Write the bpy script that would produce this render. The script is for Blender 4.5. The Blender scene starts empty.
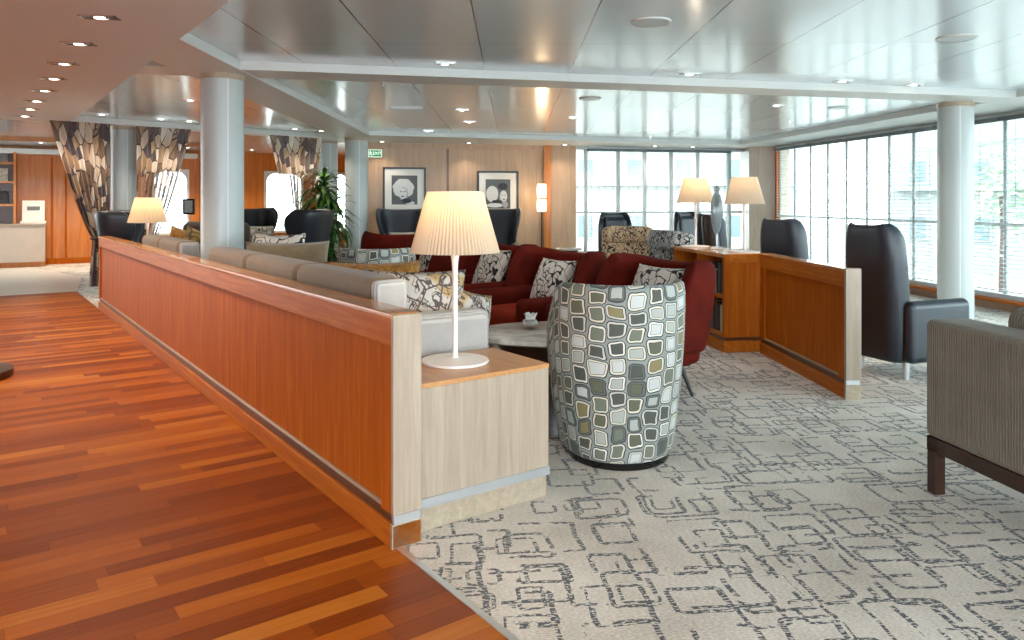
import bpy, bmesh, math, random
from mathutils import Vector, Matrix, Euler
random.seed(11)
PI = math.pi
C = bpy.context.scene.collection
S = bpy.context.scene

# ---------------------------------------------------------------- camera, world, exposure
F = 750.0; CX = 512.0; HY = 201.0; EYE = 1.30
cam = bpy.data.objects.new('camera', bpy.data.cameras.new('camera')); C.objects.link(cam)
cam.location = (0, 0, EYE); cam.rotation_euler = (PI/2, 0, 0)
cam.data.sensor_width = 36.0; cam.data.lens = 36.0*F/1024.0
cam.data.shift_y = -(320.0-HY)/1024.0
cam.data.clip_start = 0.05; cam.data.clip_end = 400
S.camera = cam
S.view_settings.view_transform = 'Standard'; S.view_settings.look = 'None'
S.view_settings.gamma = 1.0; S.view_settings.use_curve_mapping = False
S.view_settings.exposure = 0.75
S.cycles.use_denoising = True
S.cycles.max_bounces = 10; S.cycles.diffuse_bounces = 5; S.cycles.glossy_bounces = 4
S.cycles.transparent_max_bounces = 24; S.cycles.sample_clamp_indirect = 6.0
S.cycles.caustics_reflective = False; S.cycles.caustics_refractive = False
WORLD = 7.0
SUN_ON = 0.0
W = bpy.data.worlds.new('overcast_sky'); S.world = W; W.use_nodes = True
wn = W.node_tree; wn.nodes['Background'].inputs[1].default_value = WORLD
wn.nodes['Background'].inputs[0].default_value = (0.80, 0.93, 1.0, 1)

def lin(h):
    h = h.lstrip('#'); o = []
    for i in (0, 2, 4):
        c = int(h[i:i+2], 16)/255.0
        o.append(c/12.92 if c <= .04045 else ((c+.055)/1.055)**2.4)
    return (o[0], o[1], o[2], 1.0)

def P(u, v=None, z=None, Y=None):
    """photo pixel -> place on a horizontal plane of height z, or at depth Y"""
    if Y is None: Y = F*(EYE-z)/(v-HY)
    X = (u-CX)/F*Y
    Z = z if z is not None else (EYE-(v-HY)*Y/F if v is not None else 0)
    return Vector((X, Y, Z))

# ---------------------------------------------------------------- materials
class G:
    def __init__(s, name):
        s.mat = bpy.data.materials.new(name); s.mat.use_nodes = True
        s.nt = s.mat.node_tree; s.b = s.nt.nodes['Principled BSDF']
    def n(s, t): return s.nt.nodes.new(t)
    def put(s, a, sock):
        if isinstance(a, (int, float)): sock.default_value = a
        elif isinstance(a, (tuple, list)): sock.default_value = a
        else: s.nt.links.new(a, sock)
    def m(s, op, a, b=0.0, c=0.0):
        n = s.n('ShaderNodeMath'); n.operation = op
        s.put(a, n.inputs[0]); s.put(b, n.inputs[1]); s.put(c, n.inputs[2]); return n.outputs[0]
    def coords(s, kind='Object', scale=(1, 1, 1), rot=(0, 0, 0)):
        t = s.n('ShaderNodeTexCoord'); mp = s.n('ShaderNodeMapping')
        s.nt.links.new(t.outputs[kind], mp.inputs[0]); mp.inputs['Scale'].default_value = scale
        mp.inputs['Rotation'].default_value = rot; return mp.outputs[0]
    def sep(s, v):
        n = s.n('ShaderNodeSeparateXYZ'); s.put(v, n.inputs[0]); return n.outputs
    def comb(s, x, y, z=0.0):
        n = s.n('ShaderNodeCombineXYZ'); s.put(x, n.inputs[0]); s.put(y, n.inputs[1]); s.put(z, n.inputs[2]); return n.outputs[0]
    def white(s, v):
        n = s.n('ShaderNodeTexWhiteNoise'); n.noise_dimensions = '3D'; s.put(v, n.inputs['Vector']); return n
    def noise(s, v, scale, detail=3.0, rough=.55, dist=0.0):
        n = s.n('ShaderNodeTexNoise'); s.put(v, n.inputs['Vector']); n.inputs['Scale'].default_value = scale
        n.inputs['Detail'].default_value = detail; n.inputs['Roughness'].default_value = rough
        n.inputs['Distortion'].default_value = dist; return n.outputs['Fac']
    def ramp(s, f, stops, interp='LINEAR'):
        n = s.n('ShaderNodeValToRGB'); n.color_ramp.interpolation = interp
        e = n.color_ramp.elements
        while len(e) < len(stops): e.new(.5)
        for i, (p, c) in enumerate(stops):
            e[i].position = p; e[i].color = lin(c) if isinstance(c, str) else c
        s.put(f, n.inputs[0]); return n.outputs[0]
    def mix(s, f, a, b):
        n = s.n('ShaderNodeMix'); n.data_type = 'RGBA'
        s.put(f, n.inputs[0]); s.put(lin(a) if isinstance(a, str) else a, n.inputs[6])
        s.put(lin(b) if isinstance(b, str) else b, n.inputs[7]); return n.outputs[2]
    def base(s, c): s.put(lin(c) if isinstance(c, str) else c, s.b.inputs['Base Color'])
    def bump(s, h, strength=.2, dist=.01):
        n = s.n('ShaderNodeBump'); n.inputs['Strength'].default_value = strength; n.inputs['Distance'].default_value = dist
        s.put(h, n.inputs['Height']); s.nt.links.new(n.outputs[0], s.b.inputs['Normal'])
    def set(s, rough=.5, metal=0., coat=0., sheen=0., spec=None, coat_rough=.05):
        s.b.inputs['Roughness'].default_value = rough; s.b.inputs['Metallic'].default_value = metal
        s.b.inputs['Coat Weight'].default_value = coat; s.b.inputs['Sheen Weight'].default_value = sheen
        s.b.inputs['Coat Roughness'].default_value = coat_rough
        if spec is not None: s.b.inputs['Specular IOR Level'].default_value = spec
        return s.mat
    def cells(s, x, y, cell, seed, hmin, hvar, rad, jit=0.0):
        """staggered rounded rectangles: returns the signed distance (in cells) and per-cell random colour"""
        ys = s.m('DIVIDE', y, cell); row = s.m('FLOOR', ys)
        off = s.white(s.comb(row, seed, 3.1)).outputs[0]
        xs = s.m('ADD', s.m('DIVIDE', x, cell), s.m('MULTIPLY', off, 7.0)); col = s.m('FLOOR', xs)
        w = s.white(s.comb(col, row, seed)); r = s.sep(w.outputs[1])
        w2 = s.white(s.comb(col, row, seed+5.3)); r2 = s.sep(w2.outputs[1])
        def ax(t, i, ra, rb):
            f = s.m('SUBTRACT', s.m('SUBTRACT', t, i), .5)
            if jit: f = s.m('ADD', f, s.m('MULTIPLY', s.m('SUBTRACT', rb, .5), jit))
            h = s.m('ADD', s.m('MULTIPLY', ra, hvar), hmin-rad)
            return s.m('SUBTRACT', s.m('ABSOLUTE', f), h)
        qx = ax(xs, col, r[0], r2[0]); qy = ax(ys, row, r[1], r2[1])
        mx = s.m('MAXIMUM', qx, 0.); my = s.m('MAXIMUM', qy, 0.)
        ln = s.m('SQRT', s.m('ADD', s.m('MULTIPLY', mx, mx), s.m('MULTIPLY', my, my)))
        d = s.m('SUBTRACT', s.m('ADD', ln, s.m('MINIMUM', s.m('MAXIMUM', qx, qy), 0.)), rad)
        return d, r[2], r2[2]

def plain(name, c, rough=.5, metal=0., coat=0., sheen=0., var=0.0, vscale=6., bump=0., bscale=60., spec=None):
    g = G(name)
    if var:
        c0 = lin(c); f = g.noise(g.coords(), vscale, 4)
        g.base(g.ramp(f, [(.3, tuple(k*(1-var) for k in c0[:3])+(1,)), (.7, tuple(min(1, k*(1+var)) for k in c0[:3])+(1,))]))
    else: g.base(c)
    if bump: g.bump(g.noise(g.coords(), bscale, 3), bump, .004)
    return g.set(rough, metal, coat, sheen, spec)

def wood(name, dark, mid, light, scale=(14, 14, .7), rough=.35, coat=0.1, spec=.4):
    g = G(name); v = g.coords('Object', scale)
    f = g.noise(v, 2.2, 6, .6, .6); f2 = g.noise(v, 9.0, 3, .6)
    h = g.m('ADD', g.m('MULTIPLY', f, .7), g.m('MULTIPLY', f2, .3))
    g.base(g.ramp(h, [(.32, dark), (.5, mid), (.68, light)]))
    g.bump(h, .05, .002)
    return g.set(rough, 0, coat, spec=spec)

M = {}
M['cherry_v'] = wood('cherry_veneer', '9c4c0c', 'b05a11', 'c56d1f', rough=.55, coat=0, spec=.1)
M['cherry_h'] = wood('cherry_veneer_rail', 'a2520f', 'b66217', 'c77628', (.7, 14, 14), .45, .03, .15)
M['lit_cherry_cap'] = wood('lit_cherry_cap', 'b06a2e', 'c78044', 'd8985c', (.7, 14, 14), .22, .4, .5)  # paler than the rails: light reflected off the tops is in the colour
M['cherry_dark'] = wood('dark_cherry', '4a2812', '5c3318', '6b3d1e', (.7, 14, 14))
M['greyed_v'] = wood('greyed_wood', '9b8a78', 'a99885', 'b7a793')  # greyed tone carries painted daylight on the end posts and box table
M['greyed_h'] = wood('greyed_wood_top', '9b8a76', 'a99984', 'b7a893', (.7, 14, 14), .3, .2)
M['wall_wood'] = wood('wall_veneer', 'a9876a', 'b59375', 'c09f82', (6, 6, .4), .4, .05)
M['wall_orange'] = wood('orange_wall_veneer', 'b06420', 'c2742c', 'd08438', (6, 6, .4), .4, .1)
M['walnut'] = wood('walnut', '2a160d', '3a2014', '4a2b1c', (.7, 14, 14), .3, .1)
M['white_paint'] = plain('white_paint', 'd6dad9', .45)
M['column_paint'] = plain('column_paint', 'b4bcbb', .4, coat=.1)
M['salmon'] = plain('low_ceiling_paint', 'd4e4ea', .6)
M['white_metal'] = plain('white_lacquer', 'ebe4dd', .3)
M['alu'] = plain('brushed_aluminium', 'c9ccce', .35, .7)
M['chrome'] = plain('chrome', 'd8d8d8', .12, 1.)
M['black_metal'] = plain('black_metal', '0b0b0c', .4)
M['leather'] = plain('charcoal_leather', '212932', .38, var=.15, bump=.15, bscale=120)
M['leather_brown'] = plain('brown_leather', '3a2c29', .38, var=.15, bump=.15, bscale=120)
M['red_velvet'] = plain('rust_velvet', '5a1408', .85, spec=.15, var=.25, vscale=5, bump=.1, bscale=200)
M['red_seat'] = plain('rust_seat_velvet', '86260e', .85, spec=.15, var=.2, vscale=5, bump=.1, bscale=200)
M['taupe'] = plain('taupe_upholstery', '7c6a56', .85, sheen=.2, var=.1, bump=.15, bscale=250)
M['brown_fabric'] = plain('brown_upholstery', '43352c', .85, sheen=.2, var=.1)
M['grey_pillow'] = plain('grey_pillow_cloth', '6f7478', .85, var=.1)
M['white_pillow'] = plain('white_pillow_cloth', 'c4beb4', .85, var=.1)
M['paper'] = plain('white_paper', 'e8e5df', .7)
M['pale_floor'] = plain('pale_lit_floor', 'd9d3c9', .4, var=.05)  # pale carpet; brightness of the lit far area is put into the colour
M['counter'] = plain('counter_laminate', 'cdbdae', .4, var=.04)
M['soil'] = plain('soil', '2b1d12', .9, var=.3, vscale=30)
M['glossy_black'] = plain('black_gloss', '101012', .2)
M['terrace'] = plain('quay_paving', '8e8c87', .8, var=.08, vscale=.4)
M['honey_top'] = wood('honey_oak_top', 'b07a48', 'c18b58', 'd09c6a', (.7, 14, 14), .3, .2)
M['stone_top'] = None

def emis(name, c, s):
    g = G(name); g.base('000000'); g.put(lin(c), g.b.inputs['Emission Color']); g.b.inputs['Emission Strength'].default_value = s
    return g.set(.6)
M['bulb'] = emis('downlight_lens', 'fff0d8', 14)
M['glow_panel'] = emis('lit_sconce_glass', 'ffe2b4', 3.0)

# glossy ceiling panels with thin seams
g = G('ceiling_panel'); xyz = g.sep(g.coords('Object'))
def seam(coord, off, pitch, half):
    f = g.m('FRACT', g.m('DIVIDE', g.m('SUBTRACT', coord, off), pitch))
    return g.m('LESS_THAN', g.m('MULTIPLY', g.m('MINIMUM', f, g.m('SUBTRACT', 1.0, f)), pitch), half)
sx = seam(xyz[0], .5, .73, .005); sy = seam(xyz[1], .35, 1.25, .0022)
g.base(g.mix(g.m('MAXIMUM', sx, g.m('MULTIPLY', sy, .6)), 'd0e2ea', '55585b'))
g.bump(g.noise(g.coords('Object', (1, .25, 1)), 1.3, 2), .04, .05)
M['ceiling'] = g.set(.24, .08, .75, spec=.6, coat_rough=.14)

# plank floor: planks run square to the long partition
ANG = math.radians(36.0)
A = Vector((-math.sin(ANG), math.cos(ANG))); N_ = Vector((math.cos(ANG), math.sin(ANG)))
g = G('jatoba_strip_floor'); v = g.coords('Object', (1, 1, 1), (0, 0, -ANG))
xyz = g.sep(v); rh = .086; pl_ = .78
ys = g.m('DIVIDE', xyz[1], rh); row = g.m('FLOOR', ys)
xs = g.m('ADD', g.m('DIVIDE', xyz[0], pl_), g.m('MULTIPLY', g.white(g.comb(row, 2.7, .3)).outputs[0], 11.0)); colm = g.m('FLOOR', xs)
pk = g.white(g.comb(colm, row, 6.1)).outputs[0]
def edge(t, i, size):
    f = g.m('SUBTRACT', t, i); return g.m('MULTIPLY', g.m('MINIMUM', f, g.m('SUBTRACT', 1.0, f)), size)
joint = g.m('LESS_THAN', g.m('MINIMUM', edge(ys, row, rh), edge(xs, colm, pl_)), .0010)
gr = g.noise(v, 3.0, 2)
v2 = g.n('ShaderNodeMapping'); g.put(v, v2.inputs[0]); v2.inputs['Scale'].default_value = (2.2, 45, 1)
v3 = g.n('ShaderNodeVectorMath'); g.put(v2.outputs[0], v3.inputs[0]); g.put(g.comb(g.m('MULTIPLY', pk, 37.0), 0., 0.), v3.inputs[1])
grain = g.noise(v3.outputs[0], 1.0, 5, .6, .4)
h = g.m('ADD', g.m('MULTIPLY', g.m('POWER', pk, 1.3), .50), g.m('ADD', g.m('MULTIPLY', grain, .32), g.m('MULTIPLY', gr, .08)))
g.base(g.mix(g.m('MULTIPLY', joint, .6), g.ramp(h, [(.14, '722c04'), (.36, '92430a'), (.62, 'b05c14'), (.86, 'd08a38')]), '451d08'))
g.bump(grain, .04, .002)
M['planks'] = g.set(.40, 0, .06, spec=.25, coat_rough=.2)

# carpet with broken black key lines
g = G('key_pattern_carpet'); v = g.coords('Object', (1, 1, 1), (0, 0, math.radians(-6)))
wob = g.n('ShaderNodeTexNoise'); g.put(v, wob.inputs['Vector']); wob.inputs['Scale'].default_value = 3.0
wc = g.sep(wob.outputs['Color']); xyz = g.sep(v)
px = g.m('ADD', xyz[0], g.m('MULTIPLY', g.m('SUBTRACT', wc[0], .5), .07)); py = g.m('ADD', xyz[1], g.m('MULTIPLY', g.m('SUBTRACT', wc[1], .5), .07))
lines = None
for cell, seed, hm, hv, w in ((.25, 1.7, .24, .24, .040), (.33, 4.4, .24, .24, .028), (.18, 8.2, .22, .22, .040)):
    d, r1, r2 = g.cells(px, py, cell, seed, hm, hv, .07, .25)
    ln = g.m('LESS_THAN', g.m('ABSOLUTE', d), w)
    keep = g.m('GREATER_THAN', r1, .15 if cell == .25 else (.25 if cell > .3 else .55))
    brk = g.m('GREATER_THAN', g.noise(v, 5.5+seed*.3, 2), .43)
    ln = g.m('MULTIPLY', g.m('MULTIPLY', ln, keep), brk)
    lines = ln if lines is None else g.m('MAXIMUM', lines, ln)
vm = g.n('ShaderNodeMapping'); g.put(v, vm.inputs[0]); vm.inputs['Scale'].default_value = (45, 120, 1)
speck = g.noise(vm.outputs[0], 1.0, 2, .6)
lines = g.m('MULTIPLY', lines, g.m('GREATER_THAN', speck, .46))
tone = g.noise(v, 2.2, 3)
tuft = g.noise(vm.outputs[0], 1.6, 2)
basec = g.ramp(g.m('ADD', g.m('MULTIPLY', tone, .45), g.m('MULTIPLY', tuft, .55)), [(.36, 'b3a797'), (.5, 'd6cabb'), (.62, 'ece3d7')])
g.base(g.mix(lines, basec, '4b4c4e'))
g.bump(tuft, .25, .004)
M['carpet'] = g.set(.95, 0, 0, .2)

# retro rounded-square upholstery, in UV metres
def retro(name, warm=False):
    g = G(name); t = g.n('ShaderNodeTexCoord'); xyz = g.sep(t.outputs['UV'])
    nz = g.n('ShaderNodeTexNoise'); g.put(t.outputs['UV'], nz.inputs['Vector']); nz.inputs['Scale'].default_value = 7.0
    nc = g.sep(nz.outputs['Color'])
    d, r1, r2 = g.cells(g.m('ADD', xyz[1], g.m('MULTIPLY', nc[0], .055)), g.m('ADD', xyz[0], g.m('MULTIPLY', nc[1], .055)), .084, 2.2, .43, .07, .22, .08)
    inner = g.ramp(r1, [(0, '5c5f4a'), (.18, 'a9ada6'), (.42, '4b5047'), (.56, 'c4c7c4'), (.74, '6d7364'), (.88, '857a52')], 'CONSTANT')
    ring = g.ramp(r2, [(0, 'd8d2bf'), (.45, 'e2dfd3'), (.62, '5f6460'), (.8, 'c9c6bc')], 'CONSTANT')
    core = g.m('LESS_THAN', d, -.16); rg = g.m('LESS_THAN', d, -.055); body = g.m('LESS_THAN', d, -.0)
    c = g.mix(body, '8a918c', '2a2b2e')
    c = g.mix(rg, c, ring)
    thin = g.m('MULTIPLY', g.m('LESS_THAN', d, -.145), g.m('GREATER_THAN', d, -.172))
    c = g.mix(core, c, inner); c = g.mix(thin, c, '33342f')
    g.base(c); g.bump(g.noise(t.outputs['UV'], 300, 2), .1, .002)
    return g.set(.7, 0, 0, .15)
M['retro'] = retro('retro_square_fabric')

def squiggle(name, ground, ink, scale, width, kind='Object'):
    g = G(name); v = g.coords(kind)
    f = g.noise(v, scale, 0.0, .5, .5); f2 = g.noise(v, scale*1.3, 0.0, .5, .5)
    a = g.m('LESS_THAN', g.m('ABSOLUTE', g.m('SUBTRACT', f, .5)), width)
    b = g.m('LESS_THAN', g.m('ABSOLUTE', g.m('SUBTRACT', f2, .52)), width*.7)
    g.base(g.mix(g.m('MAXIMUM', a, b), ground, ink)); return g.set(.8, 0, 0, .1)
M['script_bw'] = squiggle('black_scroll_cloth', 'd6d0c6', '1b1b1d', 11, .034)
M['script_tan'] = squiggle('tan_scroll_cloth', 'd2b18c', '2a211c', 19, .045)
M['script_grey'] = squiggle('grey_scroll_cloth', 'b9bcbb', '1f2022', 19, .05)
M['mustard'] = squiggle('mustard_cushion_cloth', 'a8742a', '8a5a1c', 20, .05)
M['gold'] = squiggle('gold_cushion_cloth', '9a7a3a', '5c4a2a', 9, .06)
M['olive'] = plain('olive_cushion_cloth', '75644a', .85, sheen=.3, var=.2, vscale=12)
M['red_pattern'] = squiggle('striped_cushion_cloth', '8f8a80', '2c2320', 14, .08)
# floral cushion
g = G('floral_cushion_cloth'); v = g.coords('Object')
vo = g.n('ShaderNodeTexVoronoi'); vo.feature = 'DISTANCE_TO_EDGE'; g.put(v, vo.inputs['Vector']); vo.inputs['Scale'].default_value = 9
f = g.noise(v, 12, 2, .5, 1.5); ln = g.m('LESS_THAN', g.m('ABSOLUTE', g.m('SUBTRACT', f, .5)), .03)
e = g.m('LESS_THAN', vo.outputs['Distance'], .035)
tint = g.ramp(g.noise(v, 6, 1), [(.42, 'cdbba8'), (.56, 'c9c2ba'), (.62, 'c09a5e'), (.68, 'bfae98')])
g.base(g.mix(g.m('MAXIMUM', ln, e), tint, '5d4f4c')); M['floral'] = g.set(.8)
# ribbed weave
def ribbed(name, c1, c2, pitch, axis=0, use=None):
    g = G(name); co = g.coords('Object'); xyz = g.sep(co)
    s_ = g.m('ADD', xyz[0], xyz[1]) if axis == 2 else xyz[axis]
    w = g.m('SINE', g.m('MULTIPLY', s_, 2*PI/pitch))
    f = g.m('ADD', g.m('MULTIPLY', w, .22), g.m('ADD', g.m('MULTIPLY', g.noise(co, 9, 3), .5), .25))
    g.base(g.ramp(f, [(.25, c1), (.75, c2)])); g.bump(w, .5, .004)
    return g.set(.8, 0, 0, .4)
M['corduroy'] = ribbed('taupe_corduroy', '554f43', '868070', .014, 0)
M['daylit_weave'] = ribbed('daylit_sofa_weave', '979490', 'b9b5b0', .012, 0)  # taupe made paler: daylight on the sofa's near end is in the colour

# marble-like stone
g = G('pale_stone_top'); f = g.noise(g.coords('Object', (1, 3, 1)), 4, 6, .6, 1.0)
g.base(g.ramp(f, [(.35, 'b8b0a4'), (.5, 'd6d0c6'), (.7, 'e4dfd6')])); M['stone_top'] = g.set(.25, 0, .2)

# curtains
def curtain_mat(name, sheer):
    g = G(name); t = g.n('ShaderNodeTexCoord'); mp = g.n('ShaderNodeMapping'); g.nt.links.new(t.outputs['UV'], mp.inputs[0])
    mp.inputs['Scale'].default_value = (7.0, 4.6, 1); mp.inputs['Rotation'].default_value = (0, 0, .5)
    wv = g.n('ShaderNodeTexVoronoi'); g.put(mp.outputs[0], wv.inputs['Vector']); wv.inputs['Scale'].default_value = 1.0
    rr = g.sep(wv.outputs['Color'])
    c = g.ramp(rr[0], [(0, '7d6656'), (.2, 'c9b8a6'), (.36, '5c5358'), (.5, '9d8470'), (.64, 'dacfc2'), (.8, '6d635f'), (.9, 'b2987c')], 'CONSTANT')
    ve = g.n('ShaderNodeTexVoronoi'); ve.feature = 'DISTANCE_TO_EDGE'; g.put(mp.outputs[0], ve.inputs['Vector']); ve.inputs['Scale'].default_value = 1.0
    c = g.mix(g.m('LESS_THAN', ve.outputs['Distance'], .035), c, '4c4146')
    g.base(c); m = g.set(.85)
    if sheer:
        g.b.inputs['Transmission Weight'].default_value = 0
        tr = g.n('ShaderNodeBsdfTransparent'); mx = g.n('ShaderNodeMixShader'); out = g.nt.nodes['Material Output']
        yy = g.sep(t.outputs['UV'])[1]
        a = g.n('ShaderNodeMapRange'); g.put(yy, a.inputs[0]); a.inputs[1].default_value = 1.62; a.inputs[2].default_value = 1.74
        a.inputs[3].default_value = 0.; a.inputs[4].default_value = 1.; kk_ = a.outputs[0]
        fold = g.m('GREATER_THAN', g.m('SINE', g.m('MULTIPLY', g.sep(t.outputs['UV'])[0], 2*PI/.142)), .3)
        low = g.m('ADD', .22, g.m('MULTIPLY', fold, .765))
        op = g.m('ADD', g.m('MULTIPLY', kk_, .96), g.m('MULTIPLY', g.m('SUBTRACT', 1.0, kk_), low))
        g.put(g.m('SUBTRACT', 1.0, op), mx.inputs[0]); g.nt.links.new(g.b.outputs[0], mx.inputs[1]); g.nt.links.new(tr.outputs[0], mx.inputs[2])
        g.nt.links.new(mx.outputs[0], out.inputs[0])
    return m
M['curtain'] = curtain_mat('leaf_print_curtain', False)
M['curtain_sheer'] = curtain_mat('leaf_print_sheer', True)

# lamp shade: pleated, lets light through
g = G('pleated_shade'); g.base('dfd5c4'); g.set(.8)
tl = g.n('ShaderNodeBsdfTranslucent'); tl.inputs[0].default_value = lin('ead8bc'); mx = g.n('ShaderNodeMixShader'); mx.inputs[0].default_value = .5
g.nt.links.new(g.b.outputs[0], mx.inputs[1]); g.nt.links.new(tl.outputs[0], mx.inputs[2]); g.nt.links.new(mx.outputs[0], g.nt.nodes['Material Output'].inputs[0])
M['shade'] = g.mat
# window glass
g = G('window_glass'); gl = g.n('ShaderNodeBsdfGlossy'); gl.inputs['Roughness'].default_value = .02
tr = g.n('ShaderNodeBsdfTransparent'); tr.inputs[0].default_value = (.95, .98, .97, 1); fr = g.n('ShaderNodeLayerWeight'); fr.inputs[0].default_value = .5; ff = g.m('ADD', g.m('MULTIPLY', g.m('POWER', fr.outputs['Facing'], 5.0), .45), .03)
mx = g.n('ShaderNodeMixShader'); g.nt.links.new(ff, mx.inputs[0]); g.nt.links.new(tr.outputs[0], mx.inputs[1]); g.nt.links.new(gl.outputs[0], mx.inputs[2])
g.nt.links.new(mx.outputs[0], g.nt.nodes['Material Output'].inputs[0]); M['glass'] = g.mat
g = G('smoky_art_glass'); g.base('8c979b'); g.set(.12, .0, .5); g.b.inputs['Transmission Weight'].default_value = .45; g.b.inputs['IOR'].default_value = 1.2; M['art_glass'] = g.mat
# leaf
g = G('dracaena_leaf'); f = g.noise(g.coords('Object'), 5, 2); g.base(g.ramp(f, [(.35, '1d4416'), (.55, '3c6b22'), (.75, '7c9a3a')])); M['leaf'] = g.set(.45)
M['slat'] = plain('blind_slat', 'dfe3e4', .5)
M['frame_paint'] = plain('window_frame_paint', 'b9bfc0', .4)
M['blind_rail'] = plain('blind_head_rail', '5d6468', .5)
M['building_white'] = plain('pale_render', 'a09e98', .8, var=.04, vscale=.3)
M['building_grey'] = plain('grey_render', '8b908f', .8, var=.04, vscale=.3)
M['far_pane'] = plain('far_window_pane', '5c6a6e', .2)
M['tree_leaf'] = plain('tree_foliage', '8fa58a', .8, var=.3, vscale=2)
M['green_sign'] = emis('exit_green', '1f9a55', .55)
M['sign_white'] = emis('exit_white', 'f4fff6', 1.0)

# ---------------------------------------------------------------- mesh helper
class B:
    def __init__(s): s.bm = bmesh.new(); s.mi = 0; s.uv = s.bm.loops.layers.uv.new('UVMap')
    def _f(s, vs):
        try: f = s.bm.faces.new(vs)
        except ValueError: return None
        f.material_index = s.mi; return f
    def box(s, x0, x1, y0, y1, z0, z1, mat=None):
        c = [Vector((x, y, z)) for z in (z0, z1) for (x, y) in ((x0, y0), (x1, y0), (x1, y1), (x0, y1))]
        if mat: c = [mat @ p for p in c]
        v = [s.bm.verts.new(p) for p in c]
        for q in ((3, 2, 1, 0), (4, 5, 6, 7), (0, 1, 5, 4), (1, 2, 6, 5), (2, 3, 7, 6), (3, 0, 4, 7)): s._f([v[i] for i in q])
        return s
    def prism(s, pts, z0, z1):
        ar = sum(pts[i][0]*pts[(i+1) % len(pts)][1]-pts[(i+1) % len(pts)][0]*pts[i][1] for i in range(len(pts)))
        if ar < 0: pts = pts[::-1]
        lo = [s.bm.verts.new((p[0], p[1], z0)) for p in pts]; hi = [s.bm.verts.new((p[0], p[1], z1)) for p in pts]
        s._f(lo[::-1]); s._f(hi); n = len(pts)
        for i in range(n): s._f([lo[i], lo[(i+1) % n], hi[(i+1) % n], hi[i]])
        return s
    def lathe(s, prof, seg=32, c=(0, 0), sx=1., sy=1., cap=True):
        rings = []
        for r, z in prof:
            rings.append([s.bm.verts.new((c[0]+r*sx*math.cos(2*PI*i/seg), c[1]+r*sy*math.sin(2*PI*i/seg), z)) for i in range(seg)])
        for a, b in zip(rings, rings[1:]):
            for i in range(seg): s._f([a[i], a[(i+1) % seg], b[(i+1) % seg], b[i]])
        if cap: s._f(rings[0][::-1]); s._f(rings[-1])
        return s
    def tube(s, pts, r, seg=8, cap=True):
        pts = [Vector(p) for p in pts]; rs = r if isinstance(r, (list, tuple)) else [r]*len(pts); rings = []
        for i, p in enumerate(pts):
            d = (pts[min(i+1, len(pts)-1)]-pts[max(i-1, 0)]).normalized()
            up = Vector((0, 0, 1)) if abs(d.z) < .9 else Vector((1, 0, 0))
            a = d.cross(up).normalized(); b = a.cross(d).normalized()
            rings.append([s.bm.verts.new(p+(a*math.cos(2*PI*k/seg)+b*math.sin(2*PI*k/seg))*rs[i]) for k in range(seg)])
        for A_, B_ in zip(rings, rings[1:]):
            for k in range(seg): s._f([A_[k], A_[(k+1) % seg], B_[(k+1) % seg], B_[k]])
        if cap: s._f(rings[0][::-1]); s._f(rings[-1])
        return s
    def poly(s, pts): s._f([s.bm.verts.new(p) for p in pts]); return s
    def grid(s, rows, uvs=None, close=False):
        vs = [[s.bm.verts.new(p) for p in r] for r in rows]
        for i in range(len(vs)-1):
            for j in range(len(vs[0])-1):
                f = s._f([vs[i][j], vs[i][j+1], vs[i+1][j+1], vs[i+1][j]])
                if f and uvs:
                    for lp, (a, b) in zip(f.loops, ((i, j), (i, j+1), (i+1, j+1), (i+1, j))): lp[s.uv].uv = uvs[a][b]
        return s
    def obj(s, name, mat, parent=None, smooth=False, bevel=0., seg=3, subsurf=0, solid=0., soff=-1., loc=None, rot=None):
        me = bpy.data.meshes.new(name)
        bmesh.ops.recalc_face_normals(s.bm, faces=s.bm.faces) if solid == 0. else None
        s.bm.to_mesh(me); s.bm.free()
        for m in (mat if isinstance(mat, (list, tuple)) else [mat]): me.materials.append(m)
        o = bpy.data.objects.new(name, me); C.objects.link(o)
        if parent: o.parent = parent
        if loc is not None: o.location = loc
        if rot is not None: o.rotation_euler = rot
        if smooth or bevel or subsurf:
            for p in me.polygons: p.use_smooth = True
        if solid:
            q = o.modifiers.new('Solidify', 'SOLIDIFY'); q.thickness = solid; q.offset = soff; q.use_even_offset = False
        if bevel:
            q = o.modifiers.new('Bevel', 'BEVEL'); q.width = bevel; q.segments = seg; q.limit_method = 'ANGLE'; q.angle_limit = math.radians(40)
            if not subsurf:
                q = o.modifiers.new('Normals', 'WEIGHTED_NORMAL'); q.keep_sharp = True
        if subsurf:
            q = o.modifiers.new('Subsurf', 'SUBSURF'); q.levels = subsurf; q.render_levels = subsurf
        if smooth and not (bevel or subsurf):
            try: me.set_sharp_from_angle(angle=math.radians(40))
            except Exception: pass
        return o

def tag(o, label, cat, group=None):
    o['label'] = label; o['category'] = cat
    if group: o['group'] = group
    return o
def thing(name, label, cat, loc=(0, 0, 0), rz=0., group=None):
    o = bpy.data.objects.new(name, None); C.objects.link(o); o.location = loc; o.rotation_euler = (0, 0, rz); o.empty_display_size = .1
    return tag(o, label, cat, group)
def struct(o, label=None):
    o['kind'] = 'structure'
    if label: o['label'] = label
    return o
def sroot(name, loc=(0, 0, 0), rz=0., label=None):
    o = bpy.data.objects.new(name, None); C.objects.link(o); o.location = loc; o.rotation_euler = (0, 0, rz); return struct(o, label)
def dup(root, loc, rz, label, group=None):
    r = root.copy(); C.objects.link(r); r.location = loc; r.rotation_euler = (0, 0, rz); r['label'] = label
    if group: r['group'] = group
    for ch in list(root.children):
        c = ch.copy(); C.objects.link(c); c.parent = r
        for q in list(ch.children):
            d = q.copy(); C.objects.link(d); d.parent = c
    return r
def face(fx, fy): return math.atan2(fy, fx)-PI/2          # furniture fronts look along local +Y
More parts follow.
